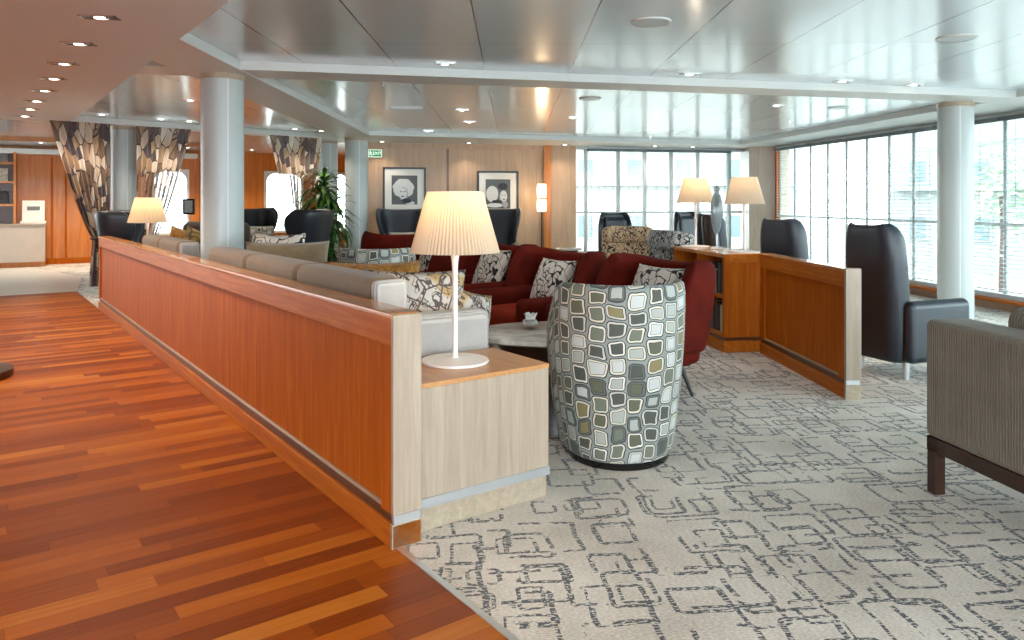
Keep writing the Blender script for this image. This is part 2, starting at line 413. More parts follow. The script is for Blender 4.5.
ORD = ['first', 'second', 'third', 'fourth', 'fifth', 'sixth', 'seventh', 'eighth', 'ninth', 'tenth', 'eleventh', 'twelfth', 'thirteenth', 'fourteenth', 'fifteenth', 'sixteenth']

# ================================================================ SETTING
CZ = 2.35; PZ = 2.42; LZ = 2.28      # beam underside, panel ceiling, low hall ceiling
def wy(x): return 14.2+.224*(x-.72)                    # back wall line
def winx(y): return 5.06+.1487*(14.15-y)               # side window line
R0 = Vector((-.4457, 2.79))                            # near foot of the long partition
def L(t, d, z=0.): p = R0+A*t+N_*d; return Vector((p.x, p.y, z))
PROT = math.atan2(A.y, A.x)                            # local +X along the partition, local -Y into the lounge

# floors
far_l = L(9.9, 0); near_r = L(-7.5, .04)
B().prism([(winx(-3.5)+.4, -3.5), (winx(20)+.4, 20), (-13, 20), (-13, 12.5), tuple(far_l.xy), tuple(L(-7.5, .04).xy)], -.12, 0).obj('floor', M['carpet'])['kind'] = 'structure'
hl = L(9.9, -8.5); nl = L(-7.5, -8.5)
wf = B().prism([tuple(L(-7.5, .04).xy), tuple(far_l.xy), tuple(hl.xy), tuple(nl.xy)], -.12, 0).obj('floor', M['planks']); struct(wf)
pf = B().prism([tuple(far_l.xy), (-13, 12.5), (-13, 20), (-15, 20), tuple(hl.xy)], -.12, .0).obj('floor', M['pale_floor']); struct(pf)
pb = B().prism([tuple(L(9.9, .0).xy), tuple(L(12.2, .3).xy), tuple(L(14.6, -.2).xy), tuple(L(15, -6).xy), tuple(L(9.9, -6).xy)], 0, .004).obj('floor', M['pale_floor']); struct(pb)
struct(B().box(-.012, .012, 0, 7.2, 0, .004).obj('trim_1', M['alu'], loc=L(0, .03), rot=(0, 0, math.atan2(-A.y, -A.x)-PI/2)))

# ceilings
struct(B().box(-14, 9, -3.5, 20.5, PZ, PZ+.1).obj('ceiling', M['ceiling']))
e1 = P(72, 121, LZ); e0 = e1+Vector((-A.x, -A.y, 0))*13
struct(B().prism([(e0.x, e0.y), (e1.x, e1.y), (e1.x-N_.x*9, e1.y-N_.y*9), (e0.x-N_.x*9, e0.y-N_.y*9)], LZ, LZ+.12).obj('ceiling', M['salmon']))
# beams and soffits (white)
def bx(x): return 5.93+.2208*(x+2.45)
struct(B().prism([(-8.0, bx(-8)), (8, bx(8)), (8, bx(8)+.42), (-8, bx(-8)+.42)], CZ, PZ).obj('beam', M['white_paint']))
struct(B().prism([(-2.12, 3.0), (-2.28, 12.6), (-2.85, 12.6), (-2.62, 3.0)], CZ-.004, PZ).obj('beam', M['white_paint']))
struct(B().prism([(-2.31, 11.93), (4.27, 14.06), (4.9, 15.6), (-2.8, 13.6)], CZ-.002, PZ).obj('beam', M['white_paint']))
struct(B().prism([(4.27, 14.06), (4.27+.13*17.5, -3.4), (winx(-3.4)+.3, -3.4), (winx(15)+.3, 15.2), (4.6, 15.2)], CZ-.001, PZ).obj('beam', M['white_paint']))
struct(B().prism([(-6.9, 8.7), (-3.0, 12.6), (-3.25, 12.85), (-7.15, 8.95)], CZ-.003, PZ).obj('beam', M['white_paint']))
struct(B().prism([(-3.2, 12.4), (-2.3, 12.4), (-2.3, 13.4), (-3.6, 13.4)], CZ-.005, PZ).obj('beam', M['white_paint']))

# columns
def column(u, vtop, r, name, label):
    p = P(u, vtop, CZ)
    o = sroot('column', (p.x, p.y, 0), 0, label)
    B().lathe([(r, 0), (r, CZ-.05)], 48).obj('shaft', M['column_paint'], o, smooth=True)
    B().lathe([(r+.006, CZ-.05), (r+.006, CZ)], 48).obj('collar', M['greyed_h'], o, smooth=True)
    b = B()
    a = math.atan2(-p.y, -p.x)+.25
    c_, s_ = math.cos(a), math.sin(a)
    b.box(r-.004, r+.001, -.005, .005, 0, CZ-.05, Matrix.Rotation(a, 4, 'Z')).obj('bright_strip', M['white_paint'], o)  # pale line on the shaft, also paints the specular highlight of some columns
    return o
column(222.5, 75, .17, 'c', 'round white column nearest the camera behind the taupe sofa')
column(955.5, 103, .172, 'c', 'round white column by the side windows')
column(356.5, 138, .19, 'c', 'round white column beside the exit sign')
column(328, 141, .165, 'c', 'round white column behind the potted plant')
column(124, 127, .17, 'c', 'round white column between the two patterned curtains')

# back wall (wood), pier, jamb, piers
BROT = math.atan(.224)
def bw(x, off=0.): return (x-math.sin(BROT)*(-off)*0, wy(x)-off)
def wallslab(x0, x1, t0, z0, z1, name, mat, front=0.):
    return B().prism([(x0, wy(x0)-front), (x1, wy(x1)-front), (x1, wy(x1)+t0), (x0, wy(x0)+t0)], z0, z1).obj(name, mat)
struct(wallslab(-2.95, .72, .25, 0, PZ, 'wall_back', M['wall_wood']))
struct(wallslab(-2.95, .62, .0, 2.26, CZ, 'trim_2', M['wall_wood'], .03))
struct(wallslab(-1.20, -1.16, .0, .1, 2.26, 'trim_3', M['cherry_dark'], .004))
struct(wallslab(-2.95, .62, .0, 0, .10, 'baseboard_back', M['cherry_dark'], .02))
struct(wallslab(.60, .74, .25, 0, CZ, 'trim_4', M['wall_orange'], .07))
struct(wallslab(.74, 1.22, .25, 0, CZ, 'wall_back_pier', M['wall_wood'], .02))
struct(wallslab(1.2, 4.75, .1, CZ-.06, PZ, 'wall_back_lintel', M['white_paint'], .02))
struct(B().prism([(4.60, 14.55), (5.08, 14.4), (5.4, 14.6), (5.4, 15.4), (4.66, 15.3)], 0, CZ).obj('wall_corner_pier', M['greyed_v']))
struct(B().prism([(5.03, 14.28), (5.085, 14.26), (5.12, 14.42), (5.06, 14.44)], 0, CZ).obj('trim_5', M['cherry_v']))
# side return and slanted wall of the far left area, with window openings
struct(B().prism([(-2.95, wy(-2.95)), (-2.95+.12, wy(-2.83)+.1), (-2.4, 20), (-2.6, 20)], 0, PZ).obj('wall_return', M['wall_orange']))
s0 = Vector((-9.34, 15.5)); sd = Vector((3.41, 2.0)).normalized(); sn = Vector((-sd.y, sd.x))
def SW(k, off=0.): p = s0+sd*k+sn*off; return (p.x, p.y)
def kslant(u):       # where the ray of photo column u meets the slanted wall
    q = (u-CX)/F; return (q*s0.y-s0.x)/(sd.x-q*sd.y)
def slab(k0, k1, z0, z1, name, mat, off=0., th=.2):
    if k1-k0 < .01: return None
    return struct(B().prism([SW(k0, -off), SW(k1, -off), SW(k1, th), SW(k0, th)], z0, z1).obj(name, mat))
wins = [(kslant(152), kslant(189)), (kslant(264), kslant(303)), (kslant(330), kslant(350))]
edges = [-5.0]+[e for w in wins for e in w]+[kslant(362)+.6]
for i in range(0, len(edges), 2): slab(edges[i], edges[i+1], 0, PZ, 'wall_far_left', M['wall_orange'])
for i, (a, b) in enumerate(wins):
    slab(a, b, 2.0, PZ, 'wall_far_left', M['wall_orange']); slab(a, b, 0, .55, 'wall_far_left', M['wall_orange'])
    w = sroot('window_%d' % (i+3))
    # frame with rounded upper corners
    bb = B(); wd = b-a; pts = []
    r = .22
    inner = [(a+.05, .60), (b-.05, .60)]+[(b-.05-r+r*math.cos(q*PI/12), 1.95-r+r*math.sin(q*PI/12)) for q in range(7)]+[(a+.05+r-r*math.sin(q*PI/12), 1.95-r+r*math.cos(q*PI/12)) for q in range(7)]
    outer = [(a, .55), (b, .55)]+[(b, 2.0)]*7+[(a, 2.0)]*7
    for off in (-.02,):
        for q in range(len(inner)):
            q2 = (q+1) % len(inner)
            p4 = [inner[q], inner[q2], outer[q2], outer[q]]
            if (Vector(outer[q])-Vector(outer[q2])).length < 1e-6: p4 = p4[:3]
            bb.poly([(*SW(k, off), z) for k, z in p4])
    f = bb.obj('window_frame', M['white_paint'], w, solid=.05, soff=0.); struct(f)
    struct(B().prism([SW(a, .10), SW(b, .10), SW(b, .106), SW(a, .106)], .58, 1.98).obj('pane', M['glass'], w))
# cornice and lit cove over the bookcase
slab(-4, 2.6, 2.24, 2.34, 'trim_6', M['white_paint'], .35, 0)
slab(-4, 2.6, 2.34, PZ, 'trim_7', M['wall_orange'], 2.6, -2.5)
for i, u in enumerate((52, 66, 200)):
    k = kslant(u); slab(k-.02, k+.02, .1, 2.2, 'trim_%d' % (8+i), M['cherry_v'], .015, 0)
slab(-4, wins[0][0], 0, .12, 'baseboard_far_left', M['cherry_v'], .02, 0)
# hall wall out on the left, parallel to the long partition
h0 = L(-7, -7.6); h1 = L(14, -7.6)
struct(B().prism([(h0.x, h0.y), (h1.x, h1.y), (h1.x-N_.x*.2, h1.y-N_.y*.2), (h0.x-N_.x*.2, h0.y-N_.y*.2)], 0, PZ).obj('wall_hall', M['wall_orange']))

# ---- back window
def winframe(name, p0, p1, fr, zs0, zs1, mull, label, transoms=(), mw=.03, md=.04):
    """p0->p1 along the wall; mull: distances of the mullions"""
    p0 = Vector(p0); p1 = Vector(p1); d = (p1-p0); ln = d.length
    o = sroot(name, (p0.x, p0.y, 0), math.atan2(d.y, d.x), label)
    b = B(); b.box(0, ln, -.05, .08, zs0-.06, zs0); b.box(0, ln, -.05, .08, zs1, zs1+.06)
    struct(b.obj('window_frame', M['frame_paint'], o, bevel=.006))
    for m in mull: struct(B().box(m-mw, m+mw, -md, md, zs0, zs1).obj('mullion', M['frame_paint'], o, bevel=.006))
    for z in transoms: struct(B().box(0, ln, -.02, .04, z-.018, z+.018).obj('transom', M['frame_paint'], o))
    ms = sorted([0]+list(mull)+[ln])
    for a, c in zip(ms, ms[1:]):
        if c-a > .1: struct(B().box(a+mw, c-mw, .002, .006, zs0, zs1).obj('pane', M['glass'], o))
    struct(B().box(0, ln, -.16, .0, zs0-.09, zs0-.055).obj('window_sill', M['cherry_v'], o, bevel=.008))
    return o, ln
def on_back(u):
    k = (u-CX)/F; y = (14.2-.224*.72)/(1-.224*k); return Vector((k*y, y))
b0 = on_back(577); b1 = on_back(742)
bm_ = [(on_back(u)-b0).length for u in (585.5, 618, 644.5, 671, 697.5, 729)]
winframe('window_1', b0, b1, None, .34, 2.29, bm_, 'wide white framed window on the back wall', (1.08,))
struct(B().prism([tuple(b0), tuple(b1), (b1.x, b1.y+.15), (b0.x, b0.y+.15)], 0, .30).obj('wall_back_apron', M['wall_wood']))
# ---- side windows: blinds' run, then plain bays towards the camera
sA = Vector((winx(14.25), 14.25)); sB = Vector((winx(-3.4), -3.4)); sl = (sB-sA).length
mul = []; y = 14.15-.53
dl = math.sqrt(1+.1487**2)
k = .1
while k < 7.2: mul.append(k); k += .535*dl*.985
nb = len(mul)
while k < sl: mul.append(k); k += 1.2
winframe('window_2', sA, sB, None, .20, 2.27, mul, 'long row of tall side windows with venetian blinds', (1.02,), .026, .012)
struct(B().prism([(winx(14.3), 14.3), (winx(-3.4), -3.4), (winx(-3.4)+.2, -3.4), (winx(14.3)+.2, 14.3)], 0, .12).obj('wall_side_apron', M['wall_wood']))
struct(B().prism([(winx(14.3), 14.3), (winx(-3.4), -3.4), (winx(-3.4)+.2, -3.4), (winx(14.3)+.2, 14.3)], 2.32, PZ).obj('wall_side_lintel', M['white_paint']))

# ---- venetian blinds: a blind for every window bay in view
def blind(p0, p1, z0, z1, rot, label, pitch=.05, width=.024, tilt=.24, group='', head=True):
    p0 = Vector(p0); p1 = Vector(p1); d = p1-p0; ln = d.length
    o = thing('venetian_blind', label, 'blind', (p0.x, p0.y, 0), math.atan2(d.y, d.x), group)
    b = B(); z = z1-.05
    hz = width/2*math.sin(tilt); hy = width/2*math.cos(tilt)
    while z > z0:
        b.poly([(.02, -hy, z-hz), (ln-.02, -hy, z-hz), (ln-.02, hy, z+hz), (.02, hy, z+hz)]); z -= pitch
    b.obj('slats', M['slat'], o, solid=.0012)
    if head: B().box(.005, ln-.005, -.02, .02, z1-.03, z1+.02).obj('head_rail', M['blind_rail'], o)
    B().box(.02, ln-.02, -.012, .012, z0-.012, z0).obj('bottom_rail', M['slat'], o)
    for q in (.16, .84): B().box(ln*q-.0025, ln*q+.0025, -.0175, -.0145, z0, z1-.03).obj('ladder_cord', M['slat'], o)
    B().tube([(ln*.5, -.022, z1-.03), (ln*.5, -.022, 1.25-.25*random.random())], .003, 6).obj('pull_cord', M['blind_rail'], o)
    return o
nrm = Vector((sA-sB)).normalized(); inn = Vector((nrm.y, -nrm.x)); inn = inn if inn.x < 0 else -inn
mm = [0]+mul
cnt = 0
for i in range(0, nb):
    a = sA-nrm*mm[i]+inn*.09; c = sA-nrm*mm[i+1]+inn*.09
    if (a-c).length < .2: continue
    blind(a, c, .25, 2.27, 0, 'white venetian blind on the side windows, %s from the far corner' % ORD[cnt], group='venetian blinds on the side windows'); cnt += 1
ms = sorted(bm_)
bd = (b1-b0).normalized(); bi = Vector((bd.y, -bd.x))
for i, (a, c) in enumerate(zip(ms, ms[1:])):
    blind(b0+bd*a+bi*.09, b0+bd*c+bi*.09, .40, 2.28, 0, 'white venetian blind on the back window, %s from its left end' % ORD[i], group='venetian blinds on the back window')

# ---- outside: quay, pale buildings, trees
struct(B().box(-60, 120, 16, 140, -3.2, -3.0).obj('ground_outside', M['terrace']))
struct(B().box(7.5, 120, -40, 16, -3.2, -3.0).obj('ground_outside', M['terrace']))
def building(x, y, rz, w, h, dp, nx, nz, mat, label, ww=.9, wh=1.3):
    o = thing('apartment_building', label, 'building', (x, y, -3.0), rz, 'pale buildings outside the windows')
    B().box(-w/2, w/2, 0, dp, 0, h).obj('wall', mat, o)
    B().box(-w/2-.3, w/2+.3, -.35, dp+.3, h, h+.4).obj('roof', M['building_white'], o)
    for j in range(nz):
        zc = 1.2+(h-1.5)*(j+.25)/nz
        for i in range(nx):
            xc = -w/2+w*(i+.5)/nx
            f = B(); f.box(xc-ww/2-.12, xc+ww/2+.12, -.12, .02, zc-.12, zc+wh+.12); f = f.obj('window', M['building_white'], o)
            B().box(xc-ww/2, xc+ww/2, -.16, -.1, zc, zc+wh).obj('pane', M['far_pane'], f)
        if j: B().box(-w/2+.5, w/2-.5, -.9, 0, zc-.5, zc-.35).obj('balcony', M['building_grey'], o)
    return o
building(9, 46, 0, 18, 16, 8, 6, 4, M['building_white'], 'white building seen through the back window')
building(30, 42, -.5, 16, 15, 8, 5, 4, M['building_grey'], 'grey rendered block seen through the blinds near the far corner')
building(36, 22, -1.2, 18, 16, 8, 6, 4, M['building_white'], 'white apartment block seen past the round column by the side windows')
def tree(x, y, h, label):
    o = thing('street_tree', label, 'tree', (x, y, -3.0), 0, 'trees outside the windows')
    B().tube([(0, 0, 0), (.05, 0, h*.5), (0, .1, h*.7)], [.16, .12, .06]).obj('trunk', M['walnut'], o)
    b = B()
    for i in range(800):
        p = Vector((random.gauss(0, .9), random.gauss(0, .9), h*.72+random.gauss(0, .9)))
        a = random.random()*6.3; d1 = Vector((math.cos(a), math.sin(a), random.uniform(-.5, .5)))*.13; d2 = Vector((-math.sin(a), math.cos(a), random.uniform(-1, 1)))*.09
        b.poly([p-d1, p+d2*.6, p+d1, p-d2*.6])
    b.obj('crown', M['tree_leaf'], o)
tree(17, 26, 6.4, 'leafy tree outside the side windows nearer the far corner')
tree(20, 20, 6.2, 'leafy tree outside the side windows just left of the round column')

# ================================================================ PARTITIONS
def partition(name, label, loc, rz, ln, th, h, side=1, stile=.09):
    """runs along local +X from 0; the show face is local y=0 (facing +Y), body towards -Y"""
    o = thing(name, label, 'partition', loc, rz)
    B().box(.0, ln, -th, 0, .0, .09).obj('plinth', M['cherry_h'], o, bevel=.004)
    B().box(.02, ln, -th+.015, -.015, .09, .125).obj('reveal_strip', M['cherry_dark'], o)
    B().box(.02, ln-.01, -th+.02, -.022, .125, h-.02).obj('panel', M['cherry_v'], o)
    for yy in (0, -th+.03):
        b = B(); b.box(.012, ln, yy-.03, yy-.004, h-.125, h-.02); b.obj('rail', M['cherry_h'], o, bevel=.004)
    for x in (.012, ln-stile):
        B().box(x, x+stile, -.03, -.004, .125, h-.125).obj('stile', M['cherry_v'], o, bevel=.003)
    B().box(.012+stile, ln-stile, -.024, -.010, .127, .142).obj('highlight_bead', M['greyed_h'], o, bevel=.004)  # paler wood paints the bright line of light along the panel foot
    B().box(.012, ln, -th, .0, h-.022, h).obj('cap', M['lit_cherry_cap'], o, bevel=.005)
    return o
p1 = partition('low_partition', 'long low cherry wood partition between the plank floor and the sofas', (R0.x, R0.y, 0), PROT, 7.72, .125, .878)
B().box(0, .02, -.125, 0, .0, .092).obj('plinth_end', M['greyed_h'], p1, bevel=.003)
B().box(-.004, .016, -.123, -.002, .125, .874).obj('end_post', M['greyed_v'], p1, bevel=.004)  # cherry end face, greyed in colour for the daylight on it
B().box(.0, .02, -.118, -.008, .092, .125).obj('end_strip', M['alu'], p1)
# right partition: runs from the bookcase end (2.12,6.41) towards the camera
q0 = Vector((2.185, 4.92)); q1 = Vector((2.12, 6.42)); qd = (q1-q0)
p2 = partition('low_partition', 'short low cherry wood partition with daylight-greyed end post in front of the leather recliner', (q0.x, q0.y, 0), math.atan2(qd.y, qd.x), qd.length, .10, .855)
B().box(-.012, .012, -.102, .002, .0, .095).obj('plinth_end', M['greyed_h'], p2, bevel=.003)
B().box(-.016, .014, -.102, .002, .125, .857).obj('end_post', M['greyed_v'], p2, bevel=.004)  # greyed like the long partition's end: daylight in the colour
B().box(-.008, .02, -.095, -.006, .095, .125).obj('end_strip', M['alu'], p2)

# low bookcase: open side faces left
ka = Vector((1.815, 6.42)); kb = Vector((1.627, 7.55)); kd = kb-ka; kl = kd.length
bc = thing('low_bookcase', 'low cherry wood bookcase holding books and two white lamps', 'bookcase', (ka.x, ka.y, 0), math.atan2(kd.y, kd.x))
# local +X away from camera, local +Y = open side (left), body towards -Y
D_ = .42
B().box(.0, kl, -D_, 0, 0, .10).obj('plinth', M['cherry_h'], bc, bevel=.004)
B().box(.004, kl-.004, -D_+.01, -.01, .10, .13).obj('reveal_strip', M['cherry_dark'], bc)
B().box(0, .035, -D_, 0, .13, .81).obj('side_panel', M['cherry_v'], bc, bevel=.003)
B().box(kl-.035, kl, -D_, 0, .13, .81).obj('side_panel', M['cherry_v'], bc, bevel=.003)
B().box(kl/2-.015, kl/2+.015, -D_+.02, -.004, .16, .81).obj('divider', M['cherry_v'], bc)
B().box(.035, kl-.035, -D_, -D_+.02, .13, .81).obj('back_panel', M['cherry_dark'], bc)
for z in (.13, .46): B().box(.035, kl-.035, -D_+.02, -.006, z, z+.03).obj('shelf', M['cherry_h'], bc, bevel=.003)
B().box(-.0, kl, -D_, .0, .81, .845).obj('top', M['lit_cherry_cap'], bc, bevel=.005)
B().box(-.012, .0, -.05, .0, .13, .845).obj('stile', M['cherry_v'], bc, bevel=.003)
B().box(-.012, .0, -D_, -.05, .765, .845).obj('rail', M['cherry_h'], bc, bevel=.003)
kA = math.atan2(kd.y, kd.x)
def KB(x, y, z): c_, s_ = math.cos(kA), math.sin(kA); return Vector((ka.x+x*c_-y*s_, ka.y+x*s_+y*c_, z))
bookc = [('dark green', '23382c'), ('maroon', '4c1a1c'), ('black', '17171a'), ('navy blue', '1f2b4a'), ('purple', '3e2c4e'), ('cream', 'c9bca3'), ('slate grey', '4f565c'), ('brown', '4b3020')]
bmats = {n: plain('book_cover_'+n.replace(' ', '_'), c, .6) for n, c in bookc}
for zi, (zb, rowname) in enumerate(((.49, 'upper'), (.16, 'lower'))):
    x = .045
    for i in range(8):
        nme = bookc[(i*3+zi*2+i//3) % len(bookc)][0]; tk = random.uniform(.028, .05); hh = random.uniform(.2, .27); dp = random.uniform(.17, .21)
        b = thing('book', '%s book on the %s shelf of the low bookcase, %s from the near end' % (nme, rowname, ORD[i]), 'book', KB(x, -.03, zb), kA, 'books in the low bookcase')
        B().box(.003, tk-.003, -dp, -.006, .004, hh-.004).obj('pages', M['paper'], b)
        q = B(); q.box(0, .003, -dp-.003, 0, 0, hh); q.box(tk-.003, tk, -dp-.003, 0, 0, hh); q.box(0, tk, -.006, 0, 0, hh); q.obj('cover', bmats[nme], b)
        x += tk+.003

# end table at the near partition end
et = thing('end_table', 'box table in daylight-greyed wood at the near end of the long partition', 'side table', L(0.06, .13), PROT)
ew = .665; ed = .44      # width into the lounge, depth along the partition
B().box(.01, ed, -ew+.004, -.0, 0, .10).obj('plinth', M['greyed_h'], et, bevel=.004)
B().box(-.004, ed, -ew-.004, -.0, .096, .134).obj('metal_strip', M['alu'], et)
B().box(0, ed, -ew, -.0, .13, .565).obj('body', M['greyed_v'], et, bevel=.004)  # wood greyed to paint the daylight on the table front
B().box(-.002, ed, -ew-.002, -.0, .565, .585).obj('top', M['honey_top'], et, bevel=.003)

# ================================================================ TABLE LAMPS
def make_lamp(loc, sc, label, watts):
    o = thing('table_lamp', label, 'lamp', loc, 0, 'white pleated table lamps'); o.scale = (sc, sc, sc)
    B().lathe([(.146, 0), (.150, .004), (.148, .012), (.10, .017), (.02, .022), (.014, .03)], 48).obj('base', M['white_metal'], o, smooth=True)
    B().lathe([(.0125, .02), (.012, .40), (.014, .44), (.020, .485), (.028, .50)], 24).obj('stem', M['white_metal'], o, smooth=True)
    n = 72; rows = []
    for k in range(7):
        f = k/6; rr = .196+(.122-.196)*f; z = .488+.268*f
        rows.append([Vector(((rr+(.0035 if i % 2 else -.0035)*(1-.4*f))*math.cos(PI*i/n), (rr+(.0035 if i % 2 else -.0035)*(1-.4*f))*math.sin(PI*i/n), z)) for i in range(2*n+1)])
    B().grid(rows).obj('lamp_shade', M['shade'], o, solid=.002)
    b = B(); b.tube([(.12*math.cos(q*PI/18), .12*math.sin(q*PI/18), .755) for q in range(37)], .003, 6)
    for q in range(3): b.tube([(0, 0, .74), (.12*math.cos(q*2.094), .12*math.sin(q*2.094), .755)], .002, 6)
    b.obj('shade_ring', M['white_metal'], o)
    B().lathe([(.001, .585), (.025, .60), (.03, .63), (.02, .66), (.001, .675)], 16).obj('bulb', emis('lamp_bulb', 'fff0d8', 2.5), o, smooth=True)
    if watts:
        l = bpy.data.lights.new('lamp_light', 'POINT'); l.energy = watts; l.color = (1, .89, .74); l.shadow_soft_size = .05
        lo = bpy.data.objects.new('lamp_light', l); C.objects.link(lo); lo.parent = o; lo.location = (0, 0, .70)
    return o
lb = P(455, 362, .585)
make_lamp((lb.x, lb.y, .585), 1.0, 'large white lamp with pleated shade on the box table in daylight-greyed wood', 3.4)
l2 = P(744.5, Y=6.68); make_lamp((l2.x-.0, 6.68, .845), .88, 'white pleated table lamp at the near end of the low bookcase', 1.2)
l3 = KB(1.0, -.17, .845); make_lamp(l3, .90, 'white pleated table lamp at the far end of the low bookcase', 3)
l4 = P(144, Y=7.9)
et2 = thing('end_table', 'small oak box table behind the far part of the long partition', 'side table', L(6.08, .14), PROT)
B().box(.01, .56, -.56, 0, 0, .10).obj('plinth', M['greyed_h'], et2); B().box(0, .57, -.57, 0, .10, .56).obj('body', M['greyed_v'], et2, bevel=.004); B().box(0, .57, -.57, 0, .56, .58).obj('top', M['greyed_h'], et2, bevel=.003)
t4 = L(6.36, .30, .58); make_lamp(t4, 1.0, 'white pleated table lamp behind the far end of the long partition', 5)

# ================================================================ SEATING
def uplan(w, yb, yf, r, n=(4, 6, 5)):
    pts = []
    for i in range(n[0]): pts.append((-w, yf+(yb+r-yf)*i/n[0]))
    for i in range(n[1]): a = PI+PI/2*i/n[1]; pts.append((-w+r+r*math.cos(a), yb+r+r*math.sin(a)))
    for i in range(n[2]): pts.append((-w+r+(2*w-2*r)*i/n[2], yb))
    for i in range(n[1]): a = -PI/2+PI/2*i/n[1]; pts.append((w-r+r*math.cos(a), yb+r+r*math.sin(a)))
    for i in range(n[0]+1): pts.append((w, yb+r+(yf-yb-r)*i/n[0]))
    return pts
def shell(levels, zf=None, n=(4, 6, 5), uoff=0., voff=0.):
    """levels: (z, half width, back y, front y, corner radius). zf(s) lowers the rim towards the fronts"""
    b = B(); rows = []; uvs = []
    for z, w, yb, yf, r in levels:
        pts = uplan(w, yb, yf, r, n); row = []; uv = []; acc = 0.; mid = len(pts)//2
        ref = uplan(*levels[-1][1:], n); ln = [0.]
        for p, q in zip(ref, ref[1:]): ln.append(ln[-1]+math.hypot(q[0]-p[0], q[1]-p[1]))
        for i, p in enumerate(pts):
            s = ln[i]/ln[-1]
            zz = z if zf is None else zf(s, z)
            row.append(Vector((p[0], p[1], zz))); uv.append((ln[i]+uoff, z+voff))
        rows.append(row); uvs.append(uv)
    b.grid(rows, uvs); return b
def rbox(x0, x1, y0, y1, z0, z1, name, mat, parent, bv=.05, seg=4, loc=None, rot=None):
    bv = min(bv, (x1-x0)*.49, (y1-y0)*.49, (z1-z0)*.49)
    return B().box(x0, x1, y0, y1, z0, z1).obj(name, mat, parent, bevel=bv, seg=seg, loc=loc, rot=rot)
def cushion_mesh(w, h, t, n=14):
    b = B()
    def pt(i, j, sgn):
        x = -1+2*i/n; y = -1+2*j/n
        k = max(0., (1-x**2))*max(0., (1-y**2))
        px = x*(1-.07*(1-y*y)*abs(x)**3); py = y*(1-.07*(1-x*x)*abs(y)**3)
        return Vector((px*w/2, sgn*t/2*k**.42, py*h/2))
    for sgn in (1, -1):
        b.grid([[pt(i, j, sgn) for i in range(n+1)] for j in range(n+1)])
    bmesh.ops.remove_doubles(b.bm, verts=b.bm.verts, dist=1e-4)
    return b
def cushion(loc, rot, w, h, t, mat, label, group=None):
    """stands on its lower edge: origin at the lower edge centre"""
    b = cushion_mesh(w, h, t); bmesh.ops.translate(b.bm, verts=b.bm.verts, vec=(0, 0, h/2))
    o = b.obj('cushion', M[mat], None, smooth=False, loc=loc, rot=rot)
    for p in o.data.polygons: p.use_smooth = True
    return tag(o, label, 'cushion', group or 'scatter cushions')
def pillow_on(root, lx, ly, lz, tilt, mat, label, w=.42, h=.40, t=.15, tw=0., rot_extra=0.):
    m = Matrix.Translation(root.location) @ Matrix.Rotation(root.rotation_euler.z, 4, 'Z')
    return cushion(m @ Vector((lx, ly, lz)), Euler((tilt, tw, root.rotation_euler.z+rot_extra)), w, h, t, mat, label)

# ---- tub chairs in retro fabric
def make_tub(loc, rz, label):
    o = thing('tub_chair', label, 'chair', loc, rz, 'tub chairs in rounded-square fabric')
    lv = []
    for k in range(9):
        f = k/8; r = .222+(.288-.222)*math.sin(min(1, f*1.12)*PI/2)
        lv.append((.03+.875*f, r, -r-.0, r*.62, r*.97))
    def zf(s, z):
        e = abs(s-.5)*2; drop = max(0., (e-.62)/.38); return .03+(z-.03)*(1-.30*drop*drop)
    b = shell(lv, zf, (4, 10, 2)); b.obj('shell', M['retro'], o, solid=.05, soff=-1. if False else 1., subsurf=1)
    B().lathe([(.19, .035), (.205, .06), (.23, .40), (.20, .46), (.10, .475), (.01, .476)], 36).obj('seat_cushion', M['retro'], o, smooth=True)
    B().lathe([(.25, 0), (.258, .012), (.258, .032), (.24, .036)], 40).obj('base_ring', M['glossy_black'], o, smooth=True)
    return o
tub = make_tub((.545, 3.86, 0), face(-.25, 1), 'tub chair in green and cream rounded-square fabric, its back to the camera')
dup(tub, (-1.18, 6.55, 0), face(.1, 1), 'tub chair in rounded-square fabric behind the mustard cushion')
dup(tub, P(252, Y=12.2)*Vector((1, 1, 0)) if False else Vector((P(252, Y=12.0).x, 12.0, 0)), face(-.5, 1), 'tub chair in rounded-square fabric beside the large near column, mostly hidden')

# ---- rust velvet armchairs
def make_red(loc, rz, label):
    o = thing('armchair', label, 'chair', loc, rz, 'rust red velvet armchairs')
    lv = [(.30, .35, -.36, -.10, .10), (.42, .36, -.39, -.09, .11), (.58, .37, -.42, -.10, .12), (.74, .375, -.45, -.15, .13), (.83, .36, -.465, -.23, .13), (.86, .335, -.46, -.27, .12)]
    shell(lv, None, (3, 5, 5)).obj('backrest', M['red_velvet'], o, solid=.11, soff=1., subsurf=2)
    rbox(-.29, .29, -.34, .34, .27, .46, 'seat_cushion', M['red_seat'], o, .06)
    rbox(-.36, .36, -.34, .32, .20, .29, 'seat_frame', M['red_velvet'], o, .03)
    for s in (-1, 1):
        rbox(min(s*.29, s*.42), max(s*.29, s*.42), -.36, .36, .22, .58, 'arm', M['red_velvet'], o, .055)
    for sx_ in (-1, 1):
        for sy_ in (-1, 1):
            B().tube([(sx_*.30, sy_*.26, .22), (sx_*.36, sy_*.32, .0)], [.016, .010], 10).obj('leg', M['black_metal'], o, smooth=True)
    return o
r2 = make_red((.12, 5.97, 0), face(-.80, -.60), 'rust red armchair directly left of the near tub chair, by the stone coffee table')
r3 = dup(r2, (-.38, 6.95, 0), face(-.80, -.60), 'rust red armchair with a scroll cushion directly right of the large lamp shade')
r1 = dup(r2, (.74, 5.13, 0), face(-.82, -.5), 'rust red armchair right of the near tub chair, beside the bookcase')
r4 = dup(r2, (P(396, Y=10.2).x, 10.2, 0), face(-.25, 1), 'rust red armchair, its back to the camera, below the pale-haired portrait')
